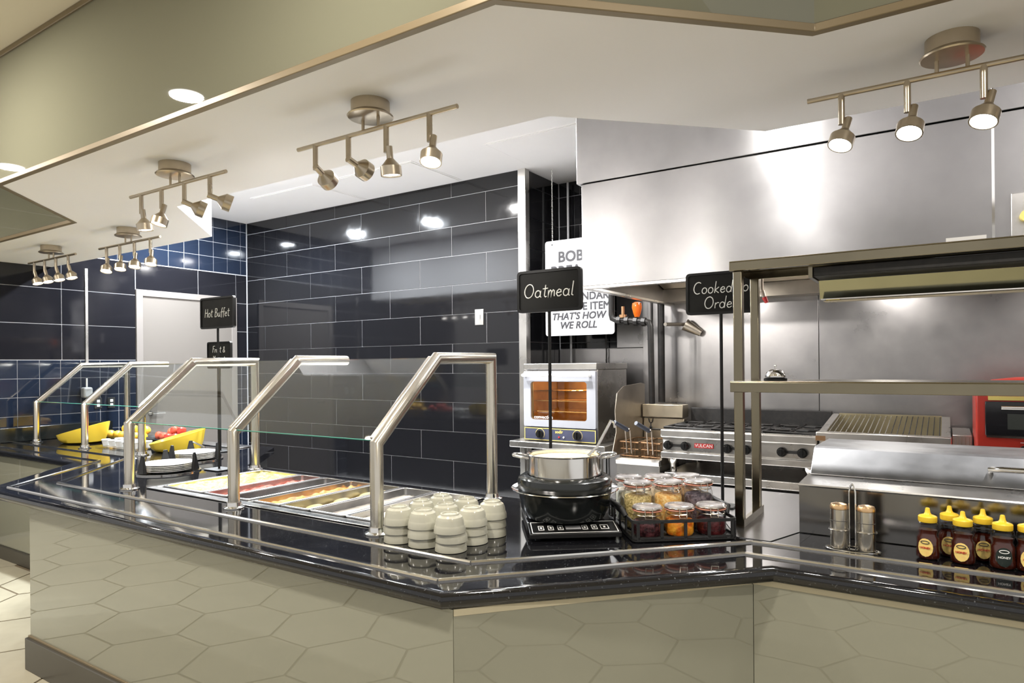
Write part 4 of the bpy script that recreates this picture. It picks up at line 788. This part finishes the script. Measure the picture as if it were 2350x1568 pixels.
# honey bottles
HB = G().lathe([(.001, .0), (.031, .0), (.036, .006), (.037, .02), (.034, .045), (.0345, .072), (.029, .082), (.0275, .088), (.031, .098), (.034, .106), (.031, .122), (.024, .128)], 28, cap=False, sy=.78).mesh('bottle', 'jarglass')
HC = [G().lathe([(.001, .002), (.029, .002), (.034, .007), (.035, .02), (.032, .045), (.0325, .070), (.027, .081), (.0255, .088), (.0285, z), (.001, z)], 26, cap=False, sy=.77).mesh('honey', 'honey') for z in (.100, .074)]
HL_ = G().lathe([(.027, .126), (.0285, .129), (.0285, .144), (.026, .147), (.012, .152), (.0085, .158), (.0065, .172), (.004, .174), (.001, .174)], 26, cap=False).mesh('cap', 'lid')
LBM = {}
for k, (x, y, full, dark) in enumerate(((-.060, 2.70, 0, 0), (.003, 2.772, 1, 0), (.040, 2.695, 0, 0), (.098, 2.768, 1, 0), (.148, 2.695, 0, 1), (.215, 2.70, 0, 0))):
    t = thing('honey_bottle', f'{"black" if dark else "yellow"} labelled honey bottle with yellow spout cap, {ORD[k]} from the shakers', 'honey bottle', (x, y, ZT+.001), R((-14, -4, -10, 2, 4, 0)[k]), 'honey bottles')
    obj('bottle', HB, None, t); obj('honey', HC[full], None, t); obj('spout_cap', HL_, None, t)
    rows = []
    for j in range(9):
        a = R(90-j*22.5); hh = .031*math.sin(a); half = .024*math.cos(a)
        rows.append([(.0365*math.sin(q*half/.0365), -.0365*.80*math.cos(q*half/.0365)-.0005, .042+hh) for q in (-1, -.5, 0, .5, 1)])
    lb = obj('label_sticker', G().loft(rows, False, False), 'label_b' if dark else 'label', t)
    obj('label_oval', G().tube([(.013*math.cos(R(a)), -.0305-.0002, .060+.005*math.sin(R(a))) for a in range(0, 360, 30)], .0012, 5, True), 'print' if not dark else 'chalk', lb)
    text('lettering', 'HONEY', .0098, 'red' if not dark else 'chalk', lb, (0, -.0312, .041), bold=.02)
# plate dispensers with stacked plates and guides
pm = G().lathe([(.001, .002), (.092, .002), (.097, .0), (.102, .004), (.155, .014), (.160, .017), (.156, .018), (.100, .008), (.001, .006)], 48, cap=False).mesh('dinner_plate', 'china')
for q, (x, y, nm) in enumerate(((-4.275, 2.42, 'nearer'), (-4.655, 2.83, 'farther'))):
    d = thing('plate_dispenser', f'chrome ring plate dispenser with black guides, {nm} one', 'plate dispenser', (x, y, ZT), R(20))
    obj('ring', G().lathe([(.200, .001), (.200, .007), (.182, .009), (.172, .007), (.172, .001)], 48), 'chrome', d)
    obj('well', G().lathe([(.172, .0012), (.001, .0012)], 40, cap=False), 'mblack', d)
    for a in (15, 135, 255): obj('guide', G().add([(.165, -.036, .010), (.190, -.036, .010), (.190, .036, .010), (.165, .036, .010), (.166, -.012, .125), (.176, -.012, .125), (.176, .012, .125), (.166, .012, .125)], [(0, 3, 2, 1), (4, 5, 6, 7), (0, 1, 5, 4), (1, 2, 6, 5), (2, 3, 7, 6), (3, 0, 4, 7)]).xf(Matrix.Rotation(R(a), 4, 'Z')), 'black', d, bev=.003)
    for k in range(5):
        o = obj('dinner_plate', pm, None, None, (x+random.uniform(-.002, .002), y, ZT+.003+k*.0105))
        tag(o, f'white dinner plate, {("lowest", "fourth from the top", "third from the top", "second from the top", "topmost")[k]} on the {nm} dispenser', 'plate', 'stacked dinner plates')
# --- far counter: yellow bowls, fruit, yogurt
def slantbowl(x, y, label, s=1, rz=0):
    t = thing('slanted_bowl', label, 'bowl', (x, y, ZT), rz)
    n = 36; rings = []
    for (r, zf) in ((.140, 0), (.165, .06), (.185, .45), (.200, 1.0), (.194, 1.0), (.178, .45), (.158, .10), (.12, .06)):
        ring = []
        for i in range(n):
            a = 2*math.pi*i/n; hgt = .115+.055*math.cos(a-.5)
            ring.append((s*r*math.cos(a)*1.06, s*r*math.sin(a)*.88, .002+(hgt*zf if zf else 0)*s+(.004 if zf == .06 else 0)))
        rings.append(ring)
    obj('shell', G().loft(rings, True), 'yellow', t)
slantbowl(-6.66, 2.98, 'yellow slanted melamine bowl beside the farthest guard post', 1.12, R(10)); slantbowl(-5.26, 3.06, 'yellow slanted melamine bowl beside the plate stacks', 1.05, R(20))
fb = thing('fruit_box', 'clear acrylic box tray holding the oranges', 'fruit box', (-6.43, 3.30, ZT))
obj('box', G().box(-.34, .34, -.13, -.125, .0005, .075).box(-.34, .34, .125, .13, .0005, .075).box(-.34, -.335, -.125, .125, .0005, .075).box(.335, .34, -.125, .125, .0005, .075).box(-.335, .335, -.125, .125, .0005, .006), 'jarglass', fb)
k = 0
orr = G().ball((0, 0, 0), .042, 18, 12, .95).mesh('orange', 'orange')
for (dx, dy, dz) in ((-.27, -.06, .05), (-.16, -.05, .05), (-.05, -.06, .05), (.07, -.05, .05), (.18, -.06, .05), (.28, -.05, .05), (-.1, .0, .108), (.02, .0, .11), (.14, .0, .108), (.24, .0, .105)):
    o = obj('orange', orr, None, None, (-6.43+dx, 3.30+dy, ZT+dz), rz=k); tag(o, f'ripe orange in the clear fruit box, {ORD[k if k < 6 else k-6]} along the {"lower" if dz < .06 else "upper"} row from the tiled wall', 'orange', 'oranges in the box'); k += 1
ab = thing('fruit_bowl', 'shallow black bowl holding the red apples', 'bowl', (-5.78, 3.34, ZT)); obj('shell', G().lathe([(.12, .001), (.17, .02), (.22, .062), (.215, .064), (.165, .028), (.001, .012)], 32, sx=1.25, cap=False), 'mblack', ab)
apm = G().lathe([(.001, -.030), (.018, -.034), (.034, -.018), (.039, .004), (.034, .024), (.02, .034), (.008, .030), (.001, .024)], 20, cap=False).mesh('apple_skin', 'apple'); stm = G().tube([(0, 0, .024), (.004, 0, .042)], .002, 5).mesh('stem', 'brown')
for k, (dx, dy, dz) in enumerate(((-.2, -.03, .066), (-.11, -.04, .062), (-.02, -.05, .060), (.075, -.04, .062), (.165, -.02, .070), (-.12, .04, .095), (-.02, .01, .118), (.07, .02, .116), (.15, .06, .08))):
    t = thing('apple', f'red apple in the shallow black bowl, {ORD[k if k < 5 else k-5]} {"in the front row" if k < 5 else "in the upper heap"} from the oranges', 'apple', (-5.78+dx, 3.34+dy, ZT+dz), k*1.3, 'apples in the bowl'); t.rotation_euler.x = random.uniform(-.5, .5)
    obj('skin', apm, None, t); obj('stem', stm, None, t)
yt = thing('yogurt_tray', 'clear tray of chilled yogurt cups between the yellow bowls', 'tray', (-5.86, 2.965, ZT)); obj('tray', G().box(-.29, .29, -.12, .12, .0005, .012), 'jarglass', yt)
ycm = G().lathe([(.025, 0), (.034, .045), (.037, .047), (.037, .050)], 20).mesh('cup', 'white_p'); ylm = G().lathe([(.0375, .050), (.0375, .0515), (.03, .056), (.001, .058)], 20).mesh('foil_lid', 'paper')
for k in range(10):
    x, y = -.24+(k % 5)*.115, (-.055 if k < 5 else .055)
    t = thing('yogurt_cup', f'white yogurt cup on the clear tray, {ORD[k % 5]} in the {"guest side" if k < 5 else "kitchen side"} row', 'yogurt cup', (-5.86+x, 2.965+y, ZT+.0125), 0, 'yogurt cups')
    obj('cup', ycm, None, t); obj('foil_lid', ylm, None, t)
# pair of tongs and bent wire stand near the plates
tag(obj('wire_stand', G().tube([(-4.99, 3.02, ZT+.001), (-4.99, 3.02, ZT+.08), (-4.98, 3.03, ZT+.09), (-4.885, 3.06, ZT+.055), (-4.88, 3.06, ZT+.001)], .007, 8), 'chrome'), 'bent chrome wire stand between yellow bowl and plates', 'wire stand')
for k, (x0, x1, y0, y1) in enumerate(((-5.75, -4.95, 3.40, 3.56),)):
    cp_ = thing('cold_pan', 'steel cold well rim at the back of the far counter', 'food well', ((x0+x1)/2, (y0+y1)/2, ZT)); obj('rim', G().box(x0-(x0+x1)/2, x1-(x0+x1)/2, -.08, .08, .0008, .008), 'pan', cp_, bev=.003)
